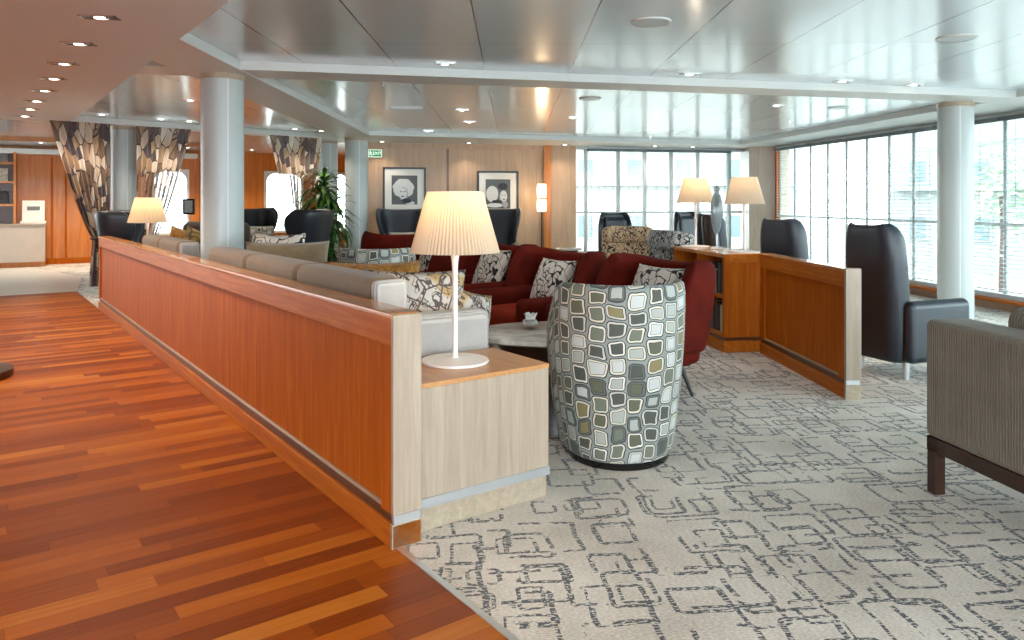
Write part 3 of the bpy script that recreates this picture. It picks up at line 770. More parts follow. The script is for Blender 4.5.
r6 = dup(r2, (-1.15, 8.0, 0), face(-.9, -.45), 'rust red armchair behind the large lamp stem')
pillow_on(r2, .02, -.20, .455, .42, 'script_bw', 'black scroll cushion on the rust armchair just left of the near tub chair', .44, .40)
pillow_on(r3, .08, -.20, .455, .42, 'script_bw', 'black scroll cushion on the rust armchair directly right of the large lamp shade', .46, .42)
pillow_on(r1, -.02, -.20, .455, .40, 'script_bw', 'black scroll cushion peeking above the near tub chair', .48, .42)
pillow_on(r6, .04, -.20, .455, .42, 'script_bw', 'black scroll cushion left of the large lamp stem', .44, .40)

# ---- leather wing chairs
def make_wing(loc, rz, label, mat='leather', group='dark leather wing chairs'):
    o = thing('wing_chair', label, 'chair', loc, rz, group)
    lv = [(.32, .24, -.28, -.10, .12), (.48, .24, -.30, -.10, .12), (.62, .245, -.32, -.10, .12), (.78, .265, -.34, -.02, .12), (.94, .305, -.36, .04, .13), (1.07, .33, -.38, .03, .13), (1.13, .335, -.385, -.06, .13), (1.145, .32, -.38, -.12, .12)]
    shell(lv, None, (3, 5, 5)).obj('backrest', M[mat], o, solid=.075, soff=1., subsurf=2)
    rbox(-.26, .26, -.30, .33, .28, .45, 'seat_cushion', M[mat], o, .06)
    rbox(-.29, .29, -.30, .31, .20, .30, 'seat_frame', M[mat], o, .03)
    for s in (-1, 1): rbox(min(s*.27, s*.37), max(s*.27, s*.37), -.32, .32, .22, .60, 'arm', M[mat], o, .05)
    for sx_ in (-1, 1):
        for sy_ in (-1, 1):
            B().tube([(sx_*.25, sy_*.24, .22), (sx_*.29, sy_*.28, .0)], [.022, .014], 10).obj('leg', M['chrome'], o, smooth=True)
    return o
def at(u, Y): p = P(u, Y=Y); return (p.x, Y, 0)
w1 = make_wing(at(400, 12.3), face(.05, -1), 'charcoal wing chair under the pale-haired portrait')
w2 = dup(w1, at(496, 12.6), face(-.1, -1), 'charcoal wing chair under the dark-hatted portrait, behind the large lamp')
w3 = dup(w1, at(297, 10.7), face(-1, .15), 'charcoal wing chair in front of the potted plant, seen from the side')
w4 = dup(w1, at(259, 13.4), face(.75, -.65), 'charcoal wing chair with a grey pillow right of the near column')
w5 = dup(w1, at(138, 9.6), face(.95, .3), 'charcoal wing chair at the far end of the long partition')
pillow_on(w1, .0, -.16, .45, .40, 'white_pillow', 'white pillow on the wing chair under the pale-haired portrait', .46, .36)
pillow_on(w4, .0, -.16, .45, .40, 'grey_pillow', 'grey pillow on the wing chair right of the near column', .42, .40)

# ---- tall leather recliners (by the windows)
def make_recliner(loc, rz, label, mat):
    o = thing('recliner', label, 'chair', loc, rz, 'tall leather recliners by the windows')
    rows = []
    b = shell([(.12, .215, -.29, -.215, .05), (.30, .22, -.30, -.22, .055), (.55, .22, -.315, -.23, .055), (.80, .22, -.335, -.245, .055), (1.00, .215, -.355, -.265, .06), (1.09, .20, -.36, -.28, .06), (1.115, .17, -.355, -.29, .05)], lambda s, z: z-(.09*max(0., (abs(s-.5)*2-.55)/.45)**2 if z > .95 else 0), (3, 5, 5))
    b.obj('backrest', M[mat], o, solid=.075, soff=1., subsurf=2)
    rbox(-.21, .21, -.32, -.17, .16, 1.09, 'back_pad', M[mat], o, .07, 5, (0, .0, .0), (-.0, 0, 0)).rotation_euler = (.08, 0, 0)
    rbox(-.25, .25, -.26, .38, .27, .46, 'seat_cushion', M[mat], o, .06)
    for s in (-1, 1): rbox(min(s*.25, s*.37), max(s*.25, s*.37), -.30, .36, .13, .58, 'arm', M[mat], o, .055)
    rbox(-.25, .25, -.24, .34, .12, .28, 'seat_frame', M[mat], o, .03)
    for sx_ in (-1, 1):
        for sy_ in (-1, 1): B().tube([(sx_*.24, -.02+sy_*.20, .14), (sx_*.24, -.02+sy_*.20, 0)], [.028, .024], 12).obj('leg', M['alu'], o, smooth=True)
    return o
ra = make_recliner((2.98, 5.72, 0), face(.93, .36), 'tall charcoal leather recliner behind the short partition end post', 'leather')
ra.scale = (.86, .92, 1.0)
rb = dup(ra, at(795, 6.85), face(.86, .5), 'dark leather recliner showing only its headrest above the short partition')
rb.location.x = 2.83; rb.location.y = 7.3
rc = dup(ra, at(700, 11.4), face(.5, -.85), 'charcoal leather recliner behind the far bookcase lamp')
rd = dup(ra, at(728, 10.2), face(.9, .4), 'charcoal leather recliner behind the glass sculptures')
re_ = make_recliner(at(739, 9.0), face(.95, -.3), 'brown leather recliner directly behind the near bookcase lamp', 'leather_brown')
rf = dup(ra, at(620, 10.6), face(.12, -1), 'charcoal leather recliner facing the camera in front of the back window')

# ---- long sofas behind the partition
def make_sofa(t0, t1, label, arms=(True, True), armmat='daylit_weave', n=3):
    o = thing('sofa', label, 'sofa', L(t0, .15), PROT, 'taupe sofas behind the long partition')
    ln = t1-t0
    rbox(0.0, ln, -.88, -.04, .12, .30, 'base', M['taupe'], o, .03)
    seg = (ln-.30)/n
    for i in range(n):
        rbox(.15+seg*i+.004, .15+seg*(i+1)-.004, -.90, -.20, .29, .46, 'seat_cushion', M['taupe'], o, .05)
        rbox(.06+(ln-.12)/n*i+.003, .06+(ln-.12)/n*(i+1)-.003, -.21, -.02, .28, .955, 'back_cushion', M['taupe'], o, .05, 5)
    rbox(-.0, .06, -.20, -.03, .14, .945, 'back_end', M[armmat], o, .029)
    rbox(0.0, .15, -.66, -.22, .14, .77, 'arm', M[armmat], o, .045)
    rbox(ln-.15, ln, -.66, -.22, .14, .66, 'arm', M['taupe'], o, .045)
    for x in (.1, ln-.1):
        for y in (-.80, -.12): B().lathe([(.02, 0), (.025, .13)], 12, (x, y)).obj('leg', M['walnut'], o, smooth=True)
    return o
sofa1 = make_sofa(.52, 3.42, 'long taupe sofa behind the near part of the long partition')
sofa2 = make_sofa(4.28, 6.02, 'taupe sofa behind the far part of the long partition', n=2)
def cl(t, d, z, yaw, tilt, w, h, mat, label, tw=0., th=.16): return cushion(L(t, d, z), Euler((tilt, tw, yaw)), w, h, th, M and mat, label)
cl(.80, .53, .46, .25, -.16, .52, .50, 'floral', 'cream floral cushion against the near sofa arm, behind the lamp stem', .03)
cl(.74, .75, .455, .75, -.12, .32, .40, 'floral', 'cream floral cushion drooping over the near sofa seat edge right of the lamp stem', .30)
cl(1.50, .64, .46, .2, -.12, .56, .49, 'mustard', 'wide mustard cushion on the near sofa behind the floral cushion')
cl(2.95, .62, .46, .1, -.20, .62, .55, 'olive', 'olive brown cushion on the near sofa below the charcoal wing chair')
cl(3.22, .62, .46, -.2, -.15, .46, .60, 'script_bw', 'black and white cushion beside the olive cushion, next to the near column')
cl(5.42, .50, .46, .2, -.2, .46, .56, 'gold', 'gold scroll cushion on the far sofa, left of the near column', .35)
cl(5.82, .50, .46, .1, -.2, .50, .55, 'mustard', 'mustard cushion on the far sofa, below the small framed picture', .25)
# brown sofa further back on the left
bs = thing('sofa', 'dark brown sofa beyond the far taupe sofa', 'sofa', (P(195, Y=9.1).x, 9.1, 0), face(-.4, -.9))
rbox(-.5, .5, -.4, .4, .1, .42, 'seat', M['brown_fabric'], bs, .06); rbox(-.5, .5, -.45, -.22, .1, 1.04, 'backrest', M['brown_fabric'], bs, .09)
for s in (-1, 1): rbox(min(s*.40, s*.54), max(s*.40, s*.54), -.42, .4, .1, .72, 'arm', M['brown_fabric'], bs, .06)
for sx_ in (-1, 1):
    for sy_ in (-1, 1): B().box(sx_*.45-.025, sx_*.45+.025, sy_*.32-.025, sy_*.32+.025, 0, .12).obj('leg', M['walnut'], bs)

# red upholstered stool beyond the retro tub chair
st = thing('stool', 'rust red upholstered stool left of the far tub chair', 'stool', at(329, 9.4), 0)
rbox(-.24, .24, -.22, .22, .30, .53, 'seat', M['red_seat'], st, .06)
for sx_ in (-1, 1):
    for sy_ in (-1, 1): B().tube([(sx_*.17, sy_*.15, .31), (sx_*.2, sy_*.18, 0)], [.016, .011], 8).obj('leg', M['black_metal'], st)

# ---- scroll-pattern lounge chairs in front of the bookcase
def make_lounge(loc, rz, label, mat):
    o = thing('lounge_chair', label, 'chair', loc, rz, 'scroll-pattern lounge chairs')
    b = rbox(-.33, .33, -.08, .10, .0, .62, 'backrest', M[mat], o, .07, 4, (0, -.30, .36), (.26, 0, 0))
    rbox(-.30, .30, -.06, .10, .0, .22, 'head_cushion', M[mat], o, .07, 4, (0, -.33, .76), (.26, 0, 0))
    rbox(-.32, .32, -.32, .38, .26, .46, 'seat_cushion', M[mat], o, .06)
    for s in (-1, 1):
        rbox(min(s*.31, s*.40), max(s*.31, s*.40), -.30, .36, .54, .59, 'arm', M['black_metal'], o, .02)
        rbox(min(s*.31, s*.40), max(s*.31, s*.40), -.34, .34, .14, .50, 'side', M[mat], o, .04)
    for sx_ in (-1, 1):
        for sy_ in (-1, 1): B().tube([(sx_*.33, sy_*.27, .56), (sx_*.35, sy_*.30, 0)], [.014, .012], 8).obj('leg', M['black_metal'], o)
    return o
make_lounge((1.42, 9.2, 0), face(-.15, -1), 'tan scroll-pattern lounge chair facing the camera before the leather recliner', 'script_tan')
make_lounge((1.36, 8.05, 0), face(-.93, -.35), 'grey scroll-pattern lounge chair leaning beside the low bookcase', 'script_grey')

# ---- coffee table
ct = thing('coffee_table', 'oval pale stone coffee table on a dark wooden base behind the near tub chair', 'table', (.29, 4.33, 0), .05)
B().lathe([(.50, .515), (.525, .525), (.525, .545), (.51, .553), (.01, .553)], 64, (0, 0), 1., .66).obj('tabletop', M['stone_top'], ct, smooth=True)
B().lathe([(.38, 0), (.36, .03), (.33, .40), (.40, .515)], 48, (0, 0), 1., .62).obj('base', M['walnut'], ct, smooth=True)
bw_ = thing('bowl', 'small silver bowl with a white paper flower on the coffee table', 'bowl', (P(530, 329, .553).x, P(530, 329, .553).y, .553), 0)
B().lathe([(.020, 0), (.03, .004), (.046, .02), (.05, .035), (.042, .05), (.036, .055), (.034, .05), (.044, .034), (.03, .012)], 32, cap=True).obj('body', M['chrome'], bw_, smooth=True)
b = B()
for i in range(9):
    a = i*2.4; r = .012+.018*(i/9); c_ = Vector((r*math.cos(a), r*math.sin(a), .058)); t_ = Vector((math.cos(a), math.sin(a), 0)); n_ = Vector((-math.sin(a), math.cos(a), 0))
    rows = []
    for q in range(4):
        f = q/3; wv = .016*math.sin(PI*(.25+.6*f)); rows.append([c_+t_*(.016*f*f)+Vector((0, 0, .034*f))+n_*wv*s for s in (-1, 0, 1)])
    b.grid(rows)
b.obj('flower', M['paper'], bw_, solid=.001)

# small side tables
def side_table(loc, r, h, label):
    o = thing('side_table', label, 'side table', loc, 0, 'small round side tables')
    B().lathe([(r-.01, h-.03), (r, h-.02), (r, h-.005), (r-.01, h), (.01, h)], 40).obj('tabletop', M['stone_top'], o, smooth=True)
    B().lathe([(r*.7, 0), (r*.68, .02), (.04, .10), (.03, h*.6), (r*.72, h-.032)], 32).obj('base', M['glossy_black'], o, smooth=True)
    return o
side_table(at(569, 11.2), .20, .60, 'small round side table left of the tan lounge chair, by the back window pier')
side_table(at(474, 9.6), .22, .52, 'small round side table behind the large lamp stem, under the dark-hatted portrait')

# corduroy sofa at the right edge, seen from behind
c0 = Vector((1.848, 3.37)); cd = Vector((.15, -1)).normalized()
cs = thing('sofa', 'grey-brown corduroy sofa on a dark wooden frame at the right edge', 'sofa', (c0.x, c0.y, 0), math.atan2(cd.y, cd.x))
# local +X towards the camera along its back, local +Y into the seat
rbox(0, 1.75, 0, .22, .25, .775, 'back_panel', M['corduroy'], cs, .035)
rbox(0, .20, .10, .88, .25, .70, 'arm', M['corduroy'], cs, .04); rbox(1.55, 1.75, .10, .88, .25, .70, 'arm', M['corduroy'], cs, .04)
rbox(.20, 1.55, .2, .86, .25, .45, 'seat_cushion', M['corduroy'], cs, .05)
for i in range(2): rbox(.21+i*.67, .87+i*.67, .20, .38, .44, .86, 'back_cushion', M['corduroy'], cs, .07, 5)
b = B(); b.box(.01, 1.74, .01, .07, .19, .252); b.box(.01, 1.74, .80, .86, .19, .252); b.box(.01, .07, .01, .86, .19, .252); b.box(1.68, 1.74, .01, .86, .19, .252); b.obj('frame', M['walnut'], cs)
for x in (.01, 1.69):
    for y in (.01, .81): B().box(x, x+.052, y, y+.052, 0, .19).obj('leg', M['walnut'], cs, bevel=.004)

# ================================================================ ORNAMENTS ON THE BOOKCASE
def sculpture(loc, h, label, rz):
    o = thing('glass_sculpture', label, 'sculpture', loc, rz, 'smoky glass sculptures on the bookcase')
    B().lathe([(.06, 0), (.062, .006), (.055, .012), (.008, .016)], 24).obj('base', M['alu'], o, smooth=True)
    B().tube([(0, 0, .012), (0, 0, h*.28)], .006, 8).obj('stem', M['alu'], o, smooth=True)
    pr = [(.004, .22), (.022, .28), (.045, .38), (.062, .52), (.066, .64), (.058, .75), (.040, .84), (.022, .885), (.026, .92), (.032, .95), (.026, .985), (.006, 1.0)]
    B().lathe([(r*h/.62, z*h) for r, z in pr], 28, (0, 0), 1., .45).obj('body', M['art_glass'], o, smooth=True)
    return o
sculpture(KB(.62, -.22, .845), .60, 'taller smoky glass figure standing on the low bookcase', .2)
sculpture(KB(.80, -.30, .845), .47, 'shorter smoky glass figure standing on the low bookcase', -.3)

# ================================================================ WALL PIECES
def portrait(x, zc, w, h, label, kind):
    o = thing('framed_picture', label, 'picture', (x, wy(x)-.035, zc), BROT, 'framed portraits on the back wall')
    fw = .032
    b = B(); b.box(-w/2, w/2, -.015, .03, h/2-fw, h/2); b.box(-w/2, w/2, -.015, .03, -h/2, -h/2+fw); b.box(-w/2, -w/2+fw, -.015, .03, -h/2, h/2); b.box(w/2-fw, w/2, -.015, .03, -h/2, h/2)
    b.obj('frame', M['black_metal'], o)
    B().box(-w/2+fw, w/2-fw, .0, .02, -h/2+fw, h/2-fw).obj('mat_board', M['paper'], o)
    mats = [plain('print_grey', '55585a', .5), plain('print_pale', 'd8d8d6', .5), plain('print_mid', 'a7a7a6', .5), plain('print_dark', '17181a', .5)]
    b = B(); lay = [0.]
    def disc(cx, cz, rx, rz_, mi, lump=0., n=40):
        b.mi = mi; lay[0] += .0008
        b.poly([(cx+rx*(1+lump*math.sin(7*q*2*PI/n)*.5+lump*math.sin(13*q*2*PI/n+1)*.4)*math.cos(q*2*PI/n), -.004-lay[0], cz+rz_*(1+lump*math.sin(7*q*2*PI/n)*.5)*math.sin(q*2*PI/n)) for q in range(n)])
    pw, ph = w*.30, h*.32
    b.mi = 0; b.poly([(-pw, -.003, -ph), (pw, -.003, -ph), (pw, -.003, ph), (-pw, -.003, ph)])
    if kind == 0:
        disc(.10, -.235, .085, .03, 1); disc(-.02, .03, .19, .175, 1, .07); disc(-.02, -.07, .085, .12, 2); disc(-.03, -.06, .075, .10, 1)
        disc(-.065, -.03, .018, .009, 3); disc(.005, -.03, .018, .009, 3); disc(-.035, -.115, .026, .011, 3); disc(.035, -.195, .085, .045, 3, .05)
    else:
        disc(-.11, .0, .115, .15, 1); disc(-.06, -.21, .15, .04, 1); disc(.10, -.05, .075, .12, 2); disc(.11, -.04, .065, .10, 1); disc(.09, .14, .09, .065, 3)
        disc(.08, -.02, .014, .008, 3); disc(.14, -.02, .014, .008, 3); disc(.11, -.10, .022, .010, 3); disc(-.02, -.14, .10, .03, 3); disc(.14, -.2, .05, .06, 2)
    b.obj('print', mats, o)
    return o
def onw(u): return on_back(u)
portrait(onw(404.8).x, EYE+(HY-190)*onw(404.8).y/F, .77, .82, 'framed black and white portrait with pale curly hair', 0)
portrait(onw(498).x, EYE+(HY-194)*onw(498).y/F, .78, .85, 'framed black and white portrait with a dark hat', 1)
ex = onw(375.2)
es = thing('exit_sign', 'small green exit sign high on the back wall beside the column', 'sign', (ex.x, ex.y-.02, EYE+(HY-153.5)*ex.y/F), BROT)
B().box(-.12, .12, -.015, .02, -.065, .065).obj('panel', M['green_sign'], es)
b = B()
b.box(-.12, .12, -.017, -.012, .058, .066); b.box(-.12, .12, -.017, -.012, -.066, -.058); b.box(-.12, -.113, -.017, -.012, -.06, .06); b.box(.113, .12, -.017, -.012, -.06, .06)
b.obj('border', M['sign_white'], es)
b = B(); b.lathe([(.001, -.0185), (.010, -.018), (.010, -.0165), (.001, -.016)], 12)
bmesh.ops.rotate(b.bm, verts=b.bm.verts, cent=(0, 0, 0), matrix=Matrix.Rotation(PI/2, 3, 'X')); bmesh.ops.translate(b.bm, verts=b.bm.verts, vec=(-.082, -.034, .034))
def bar(p, q, w):
    p = Vector(p); q = Vector(q); d = (q-p).normalized(); n = Vector((-d.y, d.x))*w/2
    b.poly([(v_.x, -.0165, v_.y) for v_ in (p-n, q-n, q+n, p+n)])
for p_, q_ in (((-.083, .022), (-.078, -.008)), ((-.078, -.008), (-.058, -.022)), ((-.058, -.022), (-.055, -.045)), ((-.080, -.006), (-.094, -.028)), ((-.094, -.028), (-.104, -.03)), ((-.082, .018), (-.06, .006)), ((-.083, .018), (-.102, .004))): bar(p_, q_, .010)
b.obj('running_figure', M['sign_white'], es)
tx = bpy.data.curves.new('lettering', 'FONT'); tx.body = 'EXIT'; tx.size = .075; tx.align_x = 'CENTER'; tx.align_y = 'CENTER'; tx.extrude = .001; tx.materials.append(M['sign_white'])
to = bpy.data.objects.new('lettering', tx); C.objects.link(to); to.parent = es; to.location = (.035, -.017, 0); to.rotation_euler = (PI/2, 0, 0)
tm = bpy.data.meshes.new_from_object(to); bpy.data.objects.remove(to)
to = bpy.data.objects.new('lettering', tm); C.objects.link(to); to.parent = es; to.location = (.035, -.017, 0); to.rotation_euler = (PI/2, 0, 0)

# double-shade floor lamp before the back wall
fl = thing('floor_lamp', 'slim floor lamp with two stacked glowing shades before the back wall', 'lamp', (onw(541).x, onw(541).y-.32, 0), 0)
fy = onw(541).y-.32
B().lathe([(.13, 0), (.135, .01), (.12, .02), (.012, .025)], 32).obj('base', M['black_metal'], fl, smooth=True)
B().tube([(0, 0, .02), (0, 0, 1.62)], .011, 10).obj('pole', M['black_metal'], fl, smooth=True)
for v0, v1 in ((211.5, 199.2), (197.8, 184)):
    z0 = EYE+(HY-v0)*fy/F; z1 = EYE+(HY-v1)*fy/F
    B().lathe([(.082, z0), (.092, (z0+z1)/2), (.082, z1)], 24, cap=False).obj('lamp_shade', M['glow_panel'], fl, smooth=True, solid=.003)
pl = bpy.data.lights.new('floor_lamp_light', 'POINT'); pl.energy = 7; pl.color = (1, .72, .42); pl.shadow_soft_size = .1
po = bpy.data.objects.new('floor_lamp_light', pl); C.objects.link(po); po.parent = fl; po.location = (0, -.14, 1.45)

# ================================================================ CURTAINS
def curtain(pa, pb, za, tie, label, mat, w_tie=.16, zt=.62, z_low=.22):
    """hangs on the line pa-pb at height za, gathered at tie (0..1 along the line) at height zt"""
    pa = Vector(pa); pb = Vector(pb); d = pb-pa; ln = d.length
    o = thing('curtain', label, 'curtain', (pa.x, pa.y, 0), math.atan2(d.y, d.x), 'leaf-print curtains on the slanted beam')
    nx, nz = 90, 40; rows = []; uvs = []
    for j in range(nz+1):
        z = z_low+(za-z_low)*j/nz
        f = (z-zt)/(za-zt)
        if f >= 0: e = f**.8; c0_, c1_ = (tie*ln-w_tie/2)*(1-e), (tie*ln+w_tie/2)*(1-e)+ln*e
        else: e = min(1, -f*2.2); c0_, c1_ = tie*ln-w_tie/2-.05*e, tie*ln+w_tie/2+.05*e
        row = []; uv = []
        for i in range(nx+1):
            s = i/nx; x = c0_+(c1_-c0_)*s
            amp = .035*(1-.35*max(0, f)) if f >= 0 else .04
            row.append(Vector((x, amp*math.sin(s*PI*2*9+.6*math.sin(z*3))-.02, z))); uv.append((s*ln*1.6, z))
        rows.append(row); uvs.append(uv)
    b = B(); b.grid(rows, uvs); b.obj('drape', M[mat], o, smooth=True)
    B().tube([(tie*ln+(w_tie/2+.02)*math.cos(q*PI/8), .0+.06*math.sin(q*PI/8)-.02, zt) for q in range(17)], .018, 8).obj('tie_back', M['brown_fabric'], o, smooth=True)
    return o
def CL(u): q = (u-CX)/F; s = (5.9+q*9.7)/(1-q); return (-5.9+s, 9.7+s)
curtain(CL(49), CL(110), CZ-.01, .84, 'leaf-print curtain left of the far column, gathered low', 'curtain', .20, .80, .16)
curtain(CL(136), CL(191), CZ-.01, .14, 'sheer leaf-print curtain between the far column and the near column', 'curtain_sheer', .22, .70)
curtain(CL(269), CL(322), CZ-.01, .55, 'sheer leaf-print curtain behind the potted plant', 'curtain_sheer', .16, .75)

# ================================================================ POTTED PLANT
pp = thing('potted_plant', 'tall green strap-leaved plant in a dark pot between two columns', 'plant', at(324, 11.75), 0)
B().lathe([(.15, 0), (.18, .02), (.20, .34), (.205, .36), (.185, .36), (.18, .32)], 28).obj('pot', M['glossy_black'], pp, smooth=True)
B().lathe([(.01, .325), (.18, .33)], 24).obj('soil', M['soil'], pp)
canes = [((.0, .0), 1.66), ((.09, .05), 1.20), ((-.07, .06), 1.44), ((.05, -.07), .98), ((-.04, -.08), .80)]
for (x, y), h in canes: B().tube([(x*.7, y*.7, .32), (x, y, h*.6), (x*1.25, y*1.2, h)], [.022, .018, .015], 8).obj('stem', M['walnut'], pp, smooth=True)
b = B()
for (x, y), h in canes:
    for i in range(46):
        a = i*2.4+x*9; f = i/46; zz = h-.32*(1-f); elev = -.25+1.25*f+random.uniform(-.2, .2); ln = random.uniform(.44, .68)*(1-.25*f)
        d = Vector((math.cos(a), math.sin(a), 0)); sdv = Vector((-math.sin(a), math.cos(a), 0)); rows = []; p = Vector((x*1.2, y*1.2, zz)); el = elev
        for q in range(7):
            wv = .034*math.sin(PI*(.12+.86*q/6))+.001
            rows.append([p-sdv*wv, p+Vector((0, 0, -.006)), p+sdv*wv]); p = p+(d*math.cos(el)+Vector((0, 0, math.sin(el))))*ln/6; el -= .27
        b.grid(rows)
b.obj('foliage', M['leaf'], pp, smooth=True)

# ================================================================ FAR LEFT: bookcase, counter
k0 = kslant(-6); k1 = kslant(46); srot = math.atan2(sd.y, sd.x)
cn = thing('counter', 'low pale counter along the orange wall at the far left', 'counter', (*SW(k0-.6, -.02), 0), srot)
cw = k1-k0+.6
B().box(0, cw, -.55, 0, .0, .10).obj('plinth', M['wall_orange'], cn); B().box(0, cw, -.60, 0, .10, .82).obj('body', M['counter'], cn, bevel=.01); B().box(-.01, cw+.01, -.62, 0, .82, .85).obj('top', M['greyed_h'], cn, bevel=.005)
sh = thing('display_shelf', 'orange wood magazine shelf above the pale counter', 'shelf', (*SW(k0-.6, -.02), .85), srot)
sw_ = kslant(17)-k0+.6
B().box(0, sw_, -.03, 0, 0, 1.42).obj('back_panel', M['cherry_dark'], sh)
for x in (0, sw_-.04): B().box(x, x+.04, -.35, 0, 0, 1.42).obj('side_panel', M['wall_orange'], sh)
zsh = (.35, .80, 1.18)
for z in zsh: B().box(.04, sw_-.04, -.36, -.03, z, z+.04).obj('shelf', M['wall_orange'], sh)
Ms = Matrix.Translation(sh.location) @ Matrix.Rotation(srot, 4, 'Z')
magc = [('dark', '3d3f45'), ('pale', 'cfc9bd'), ('grey', '8c9093')]
i = 0
for zi, z in enumerate(zsh):
    for j in range(3):
        nm, cc = magc[(zi+j) % 3]; x = sw_-.25-j*.3
        m = B().box(-.11, .11, -.006, .006, 0, .27).obj('magazine', plain('magazine_cover_'+nm, cc, .4, var=.5, vscale=14), None, loc=Ms @ Vector((x, -.22, z+.042)), rot=(-.35, 0, srot))
        tag(m, '%s magazine on the %s shelf at the far left, %s from the right' % (nm, ('bottom', 'middle', 'top')[zi], ORD[j]), 'magazine', 'magazines on the display shelf')
bk = P(33, Y=1)
kk = kslant(34)
br = thing('brochure_stand', 'white brochure stand on the pale counter', 'stand', (*SW(kk, -.32), .85), srot)
B().box(-.22, .22, -.12, .12, 0, .05).obj('base', M['paper'], br, bevel=.006)
q = B().box(-.19, .19, -.01, .01, 0, .42).obj('sheet', M['paper'], br, loc=(0, .04, .05), rot=(-.25, 0, 0))
q = B().box(-.11, .11, -.004, .0, .22, .30).obj('printed_patch', M['grey_pillow'], br, loc=(0, .026, .05), rot=(-.25, 0, 0))

# small framed picture on a dark stand, left of the near column
fp = thing('picture_stand', 'small dark framed picture on a thin stand left of the near column', 'picture', at(189, 11.0), 0)
B().lathe([(.12, 0), (.12, .015), (.01, .02)], 24).obj('base', M['black_metal'], fp); B().tube([(0, 0, .015), (0, 0, 1.1)], .010, 8).obj('pole', M['alu'], fp)
zc_ = EYE+(HY-207)*11.0/F
B().box(-.085, .085, -.02, .01, zc_-.11, zc_+.12).obj('frame', M['glossy_black'], fp); B().box(-.06, .06, -.023, -.018, zc_-.085, zc_+.095).obj('print', M['grey_pillow'], fp)

# pedestal table whose foot shows at the left edge
pt = thing('pedestal_table', 'dark round table foot on the plank floor at the left edge', 'table', (-4.06, 5.45, 0), 0)
B().lathe([(.36, 0), (.37, .02), (.365, .055), (.33, .065), (.05, .07)], 40).obj('base', M['walnut'], pt, smooth=True); B().tube([(0, 0, .06), (0, 0, .70)], .035, 16).obj('pole', M['black_metal'], pt, smooth=True)
B().lathe([(.20, .70), (.21, .71), (.21, .73), (.01, .735)], 40).obj('tabletop', M['walnut'], pt, smooth=True)

# ================================================================ CEILING FITTINGS
def downlight(p, rz, label, group, w=.19, d=.085, spot=0., col=(1, .86, .70)):
    o = thing('downlight', label, 'ceiling light', (p.x, p.y, p.z), rz, group)
    b = B(); t = .012
    b.box(-w/2, w/2, -d/2, -d/2+t, -.006, .0); b.box(-w/2, w/2, d/2-t, d/2, -.006, 0); b.box(-w/2, -w/2+t, -d/2, d/2, -.006, 0); b.box(w/2-t, w/2, -d/2, d/2, -.006, 0)
    b.obj('frame', M['chrome'], o)
    B().box(-w/2+t, w/2-t, -d/2+t, d/2-t, -.003, 0).obj('housing', M['black_metal'], o)
    B().lathe([(.026, -.006), (.026, -.003)], 20).obj('lens', M['bulb'], o)
    if spot:
        l = bpy.data.lights.new('downlight_beam', 'SPOT'); l.energy = spot; l.color = col; l.spot_size = math.radians(115); l.spot_blend = .7; l.shadow_soft_size = .04
        q = bpy.data.objects.new('downlight_beam', l); C.objects.link(q); q.parent = o; q.location = (0, 0, -.02)
    return o
for i, (u, v) in enumerate(((99.5, 17), (78.5, 43.5), (63.5, 63.5), (53, 78.5), (44, 90.5), (36, 101), (29.5, 109), (24.5, 116))):
    downlight(P(u, v, LZ-.001), .12, 'rectangular downlight in the low cream hall ceiling, %s in its row from the camera' % ORD[i], 'downlights in the hall ceiling', spot=40)
for i, t in enumerate((-1.1, -2.6)):       # the row runs on above the camera
    p = L(t+.6, -1.75, LZ-.001); downlight(p, .12, 'rectangular downlight in the hall ceiling above the camera, %s behind the row in view' % ORD[i], 'downlights in the hall ceiling', spot=40)
fr_ = [(445, 63.6), (690, 74), (843, 81), (914, 84.6)]
for i, (u, v) in enumerate(fr_): downlight(P(u, v, PZ-.001), .22, 'recessed downlight in the front ceiling bay, %s from the left' % ORD[i], 'downlights in the front ceiling bay', .17, .075, 22, (1, .95, .88))
mid_ = [(428, 131), (462, 110), (469, 122), (573, 117.5), (737, 120), (777, 105.5), (190, 100)]
nm_ = ['second ceiling bay beside the far beam, above the pale-haired portrait', 'second ceiling bay just behind the front beam, above the large lamp', 'second ceiling bay midway above the large lamp', 'second ceiling bay above the near tub chair', 'second ceiling bay above the corner pier', 'second ceiling bay nearest the side windows', 'left ceiling bay above the sheer curtain']
for (u, v), nn in zip(mid_, nm_): downlight(P(u, v, PZ-.001), .22, 'recessed downlight in the '+nn, 'downlights in the second ceiling bay', .17, .075, 22, (1, .95, .88))
so_ = [(382, 138.5), (469, 141.3), (565, 144), (655, 146.5), (693, 147.3)]
for i, (u, v) in enumerate(so_):
    X0 = P(u, v, CZ)
    yb_ = wy(X0.x)-.35; downlight(Vector(((u-CX)/F*yb_, yb_, CZ-.003)), .22, 'recessed downlight in the soffit along the back wall, %s from the left' % ORD[i], 'downlights in the back soffit', .17, .075, 14, (1, .85, .68))
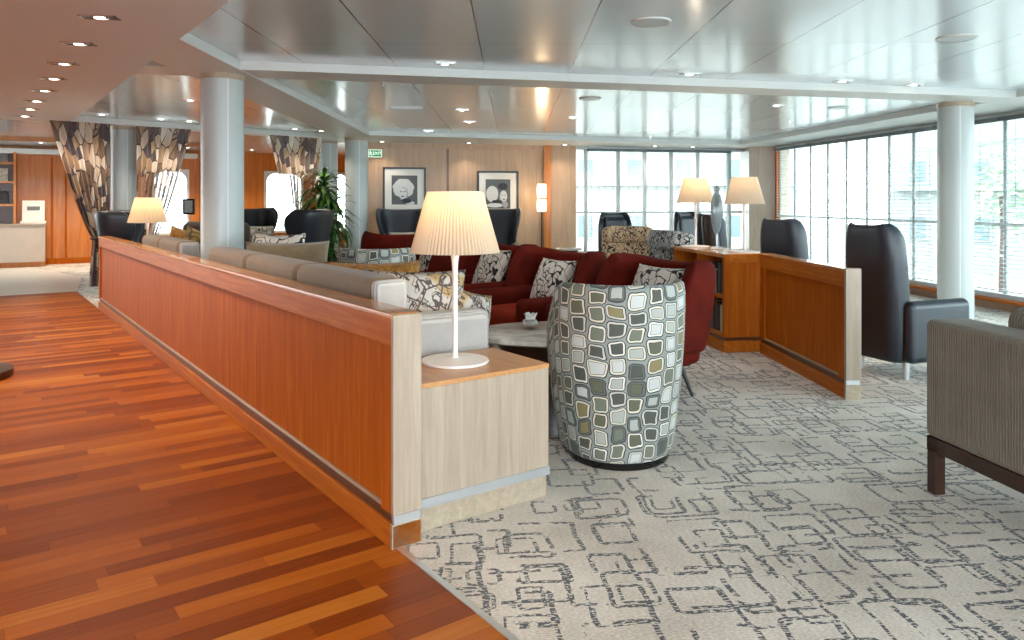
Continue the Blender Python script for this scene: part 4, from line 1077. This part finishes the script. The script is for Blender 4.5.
# downlights added in the left bays to brighten the curtains and orange wall
for i, u in enumerate((60, 92, 150, 178, 282, 308)):
    x_, y_ = CL(u); downlight(Vector((x_+.30, y_-.30, PZ-.001)), .8, 'added downlight in the left bay just in front of the curtains, %s from the left' % ORD[i], 'added downlights before the curtains', .15, .07, 24, (1, .86, .70))
for i, k_ in enumerate((-.3, 1.0, 2.3, 3.6)):
    q_ = SW(k_, -1.15); downlight(Vector((q_[0], q_[1], PZ-.001 if k_ > 2.6 else PZ-.001)), .55, 'added downlight brightening the far orange wall, %s from the left' % ORD[i], 'added downlights along the orange wall', .15, .07, 85, (1, .84, .64))
def disc(u, v, r, label):
    p = P(u, v, PZ); o = thing('ceiling_speaker', label, 'speaker', (p.x, p.y, PZ), 0, 'round ceiling speakers')
    B().lathe([(r, 0), (r, -.008), (r-.012, -.012)], 40, cap=False).obj('rim', M['white_paint'], o, smooth=True)
    B().lathe([(r-.012, -.010), (r-.012, -.004)], 40).obj('grille', M['alu'], o, smooth=True)
disc(651, 21.5, .125, 'round ceiling speaker in the front bay above the tub chair')
disc(956, 37.5, .125, 'round ceiling speaker in the front bay before the right column')
disc(590, 98, .12, 'round ceiling speaker in the second bay above the lounge')
disc(838, 107.5, .12, 'round ceiling speaker in the second bay near the side windows')
def sprinkler(u, v, label):
    p = P(u, v, PZ); o = thing('sprinkler', label, 'sprinkler', (p.x, p.y, PZ), 0, 'ceiling sprinklers')
    B().lathe([(.03, 0), (.03, -.006), (.012, -.01), (.010, -.035)], 16).obj('body', M['chrome'], o, smooth=True); B().lathe([(.02, -.035), (.02, -.038)], 16).obj('deflector', M['chrome'], o)
sprinkler(383, 83, 'small ceiling sprinkler just behind the front beam at the left'); sprinkler(790, 120, 'small ceiling sprinkler near the side windows'); sprinkler(650, 137, 'small ceiling sprinkler above the tan lounge chair')
p = P(406, 107.5, PZ); av = thing('air_vent', 'rectangular white air vent in the second ceiling bay', 'vent', (p.x, p.y, PZ), .22)
b = B(); b.box(-.2, .2, -.1, .1, -.008, 0); b.obj('frame', M['white_paint'], av, bevel=.003)
for i in range(4): B().box(-.18, .18, -.075+i*.045, -.055+i*.045, -.012, -.007).obj('slat', M['alu'], av)
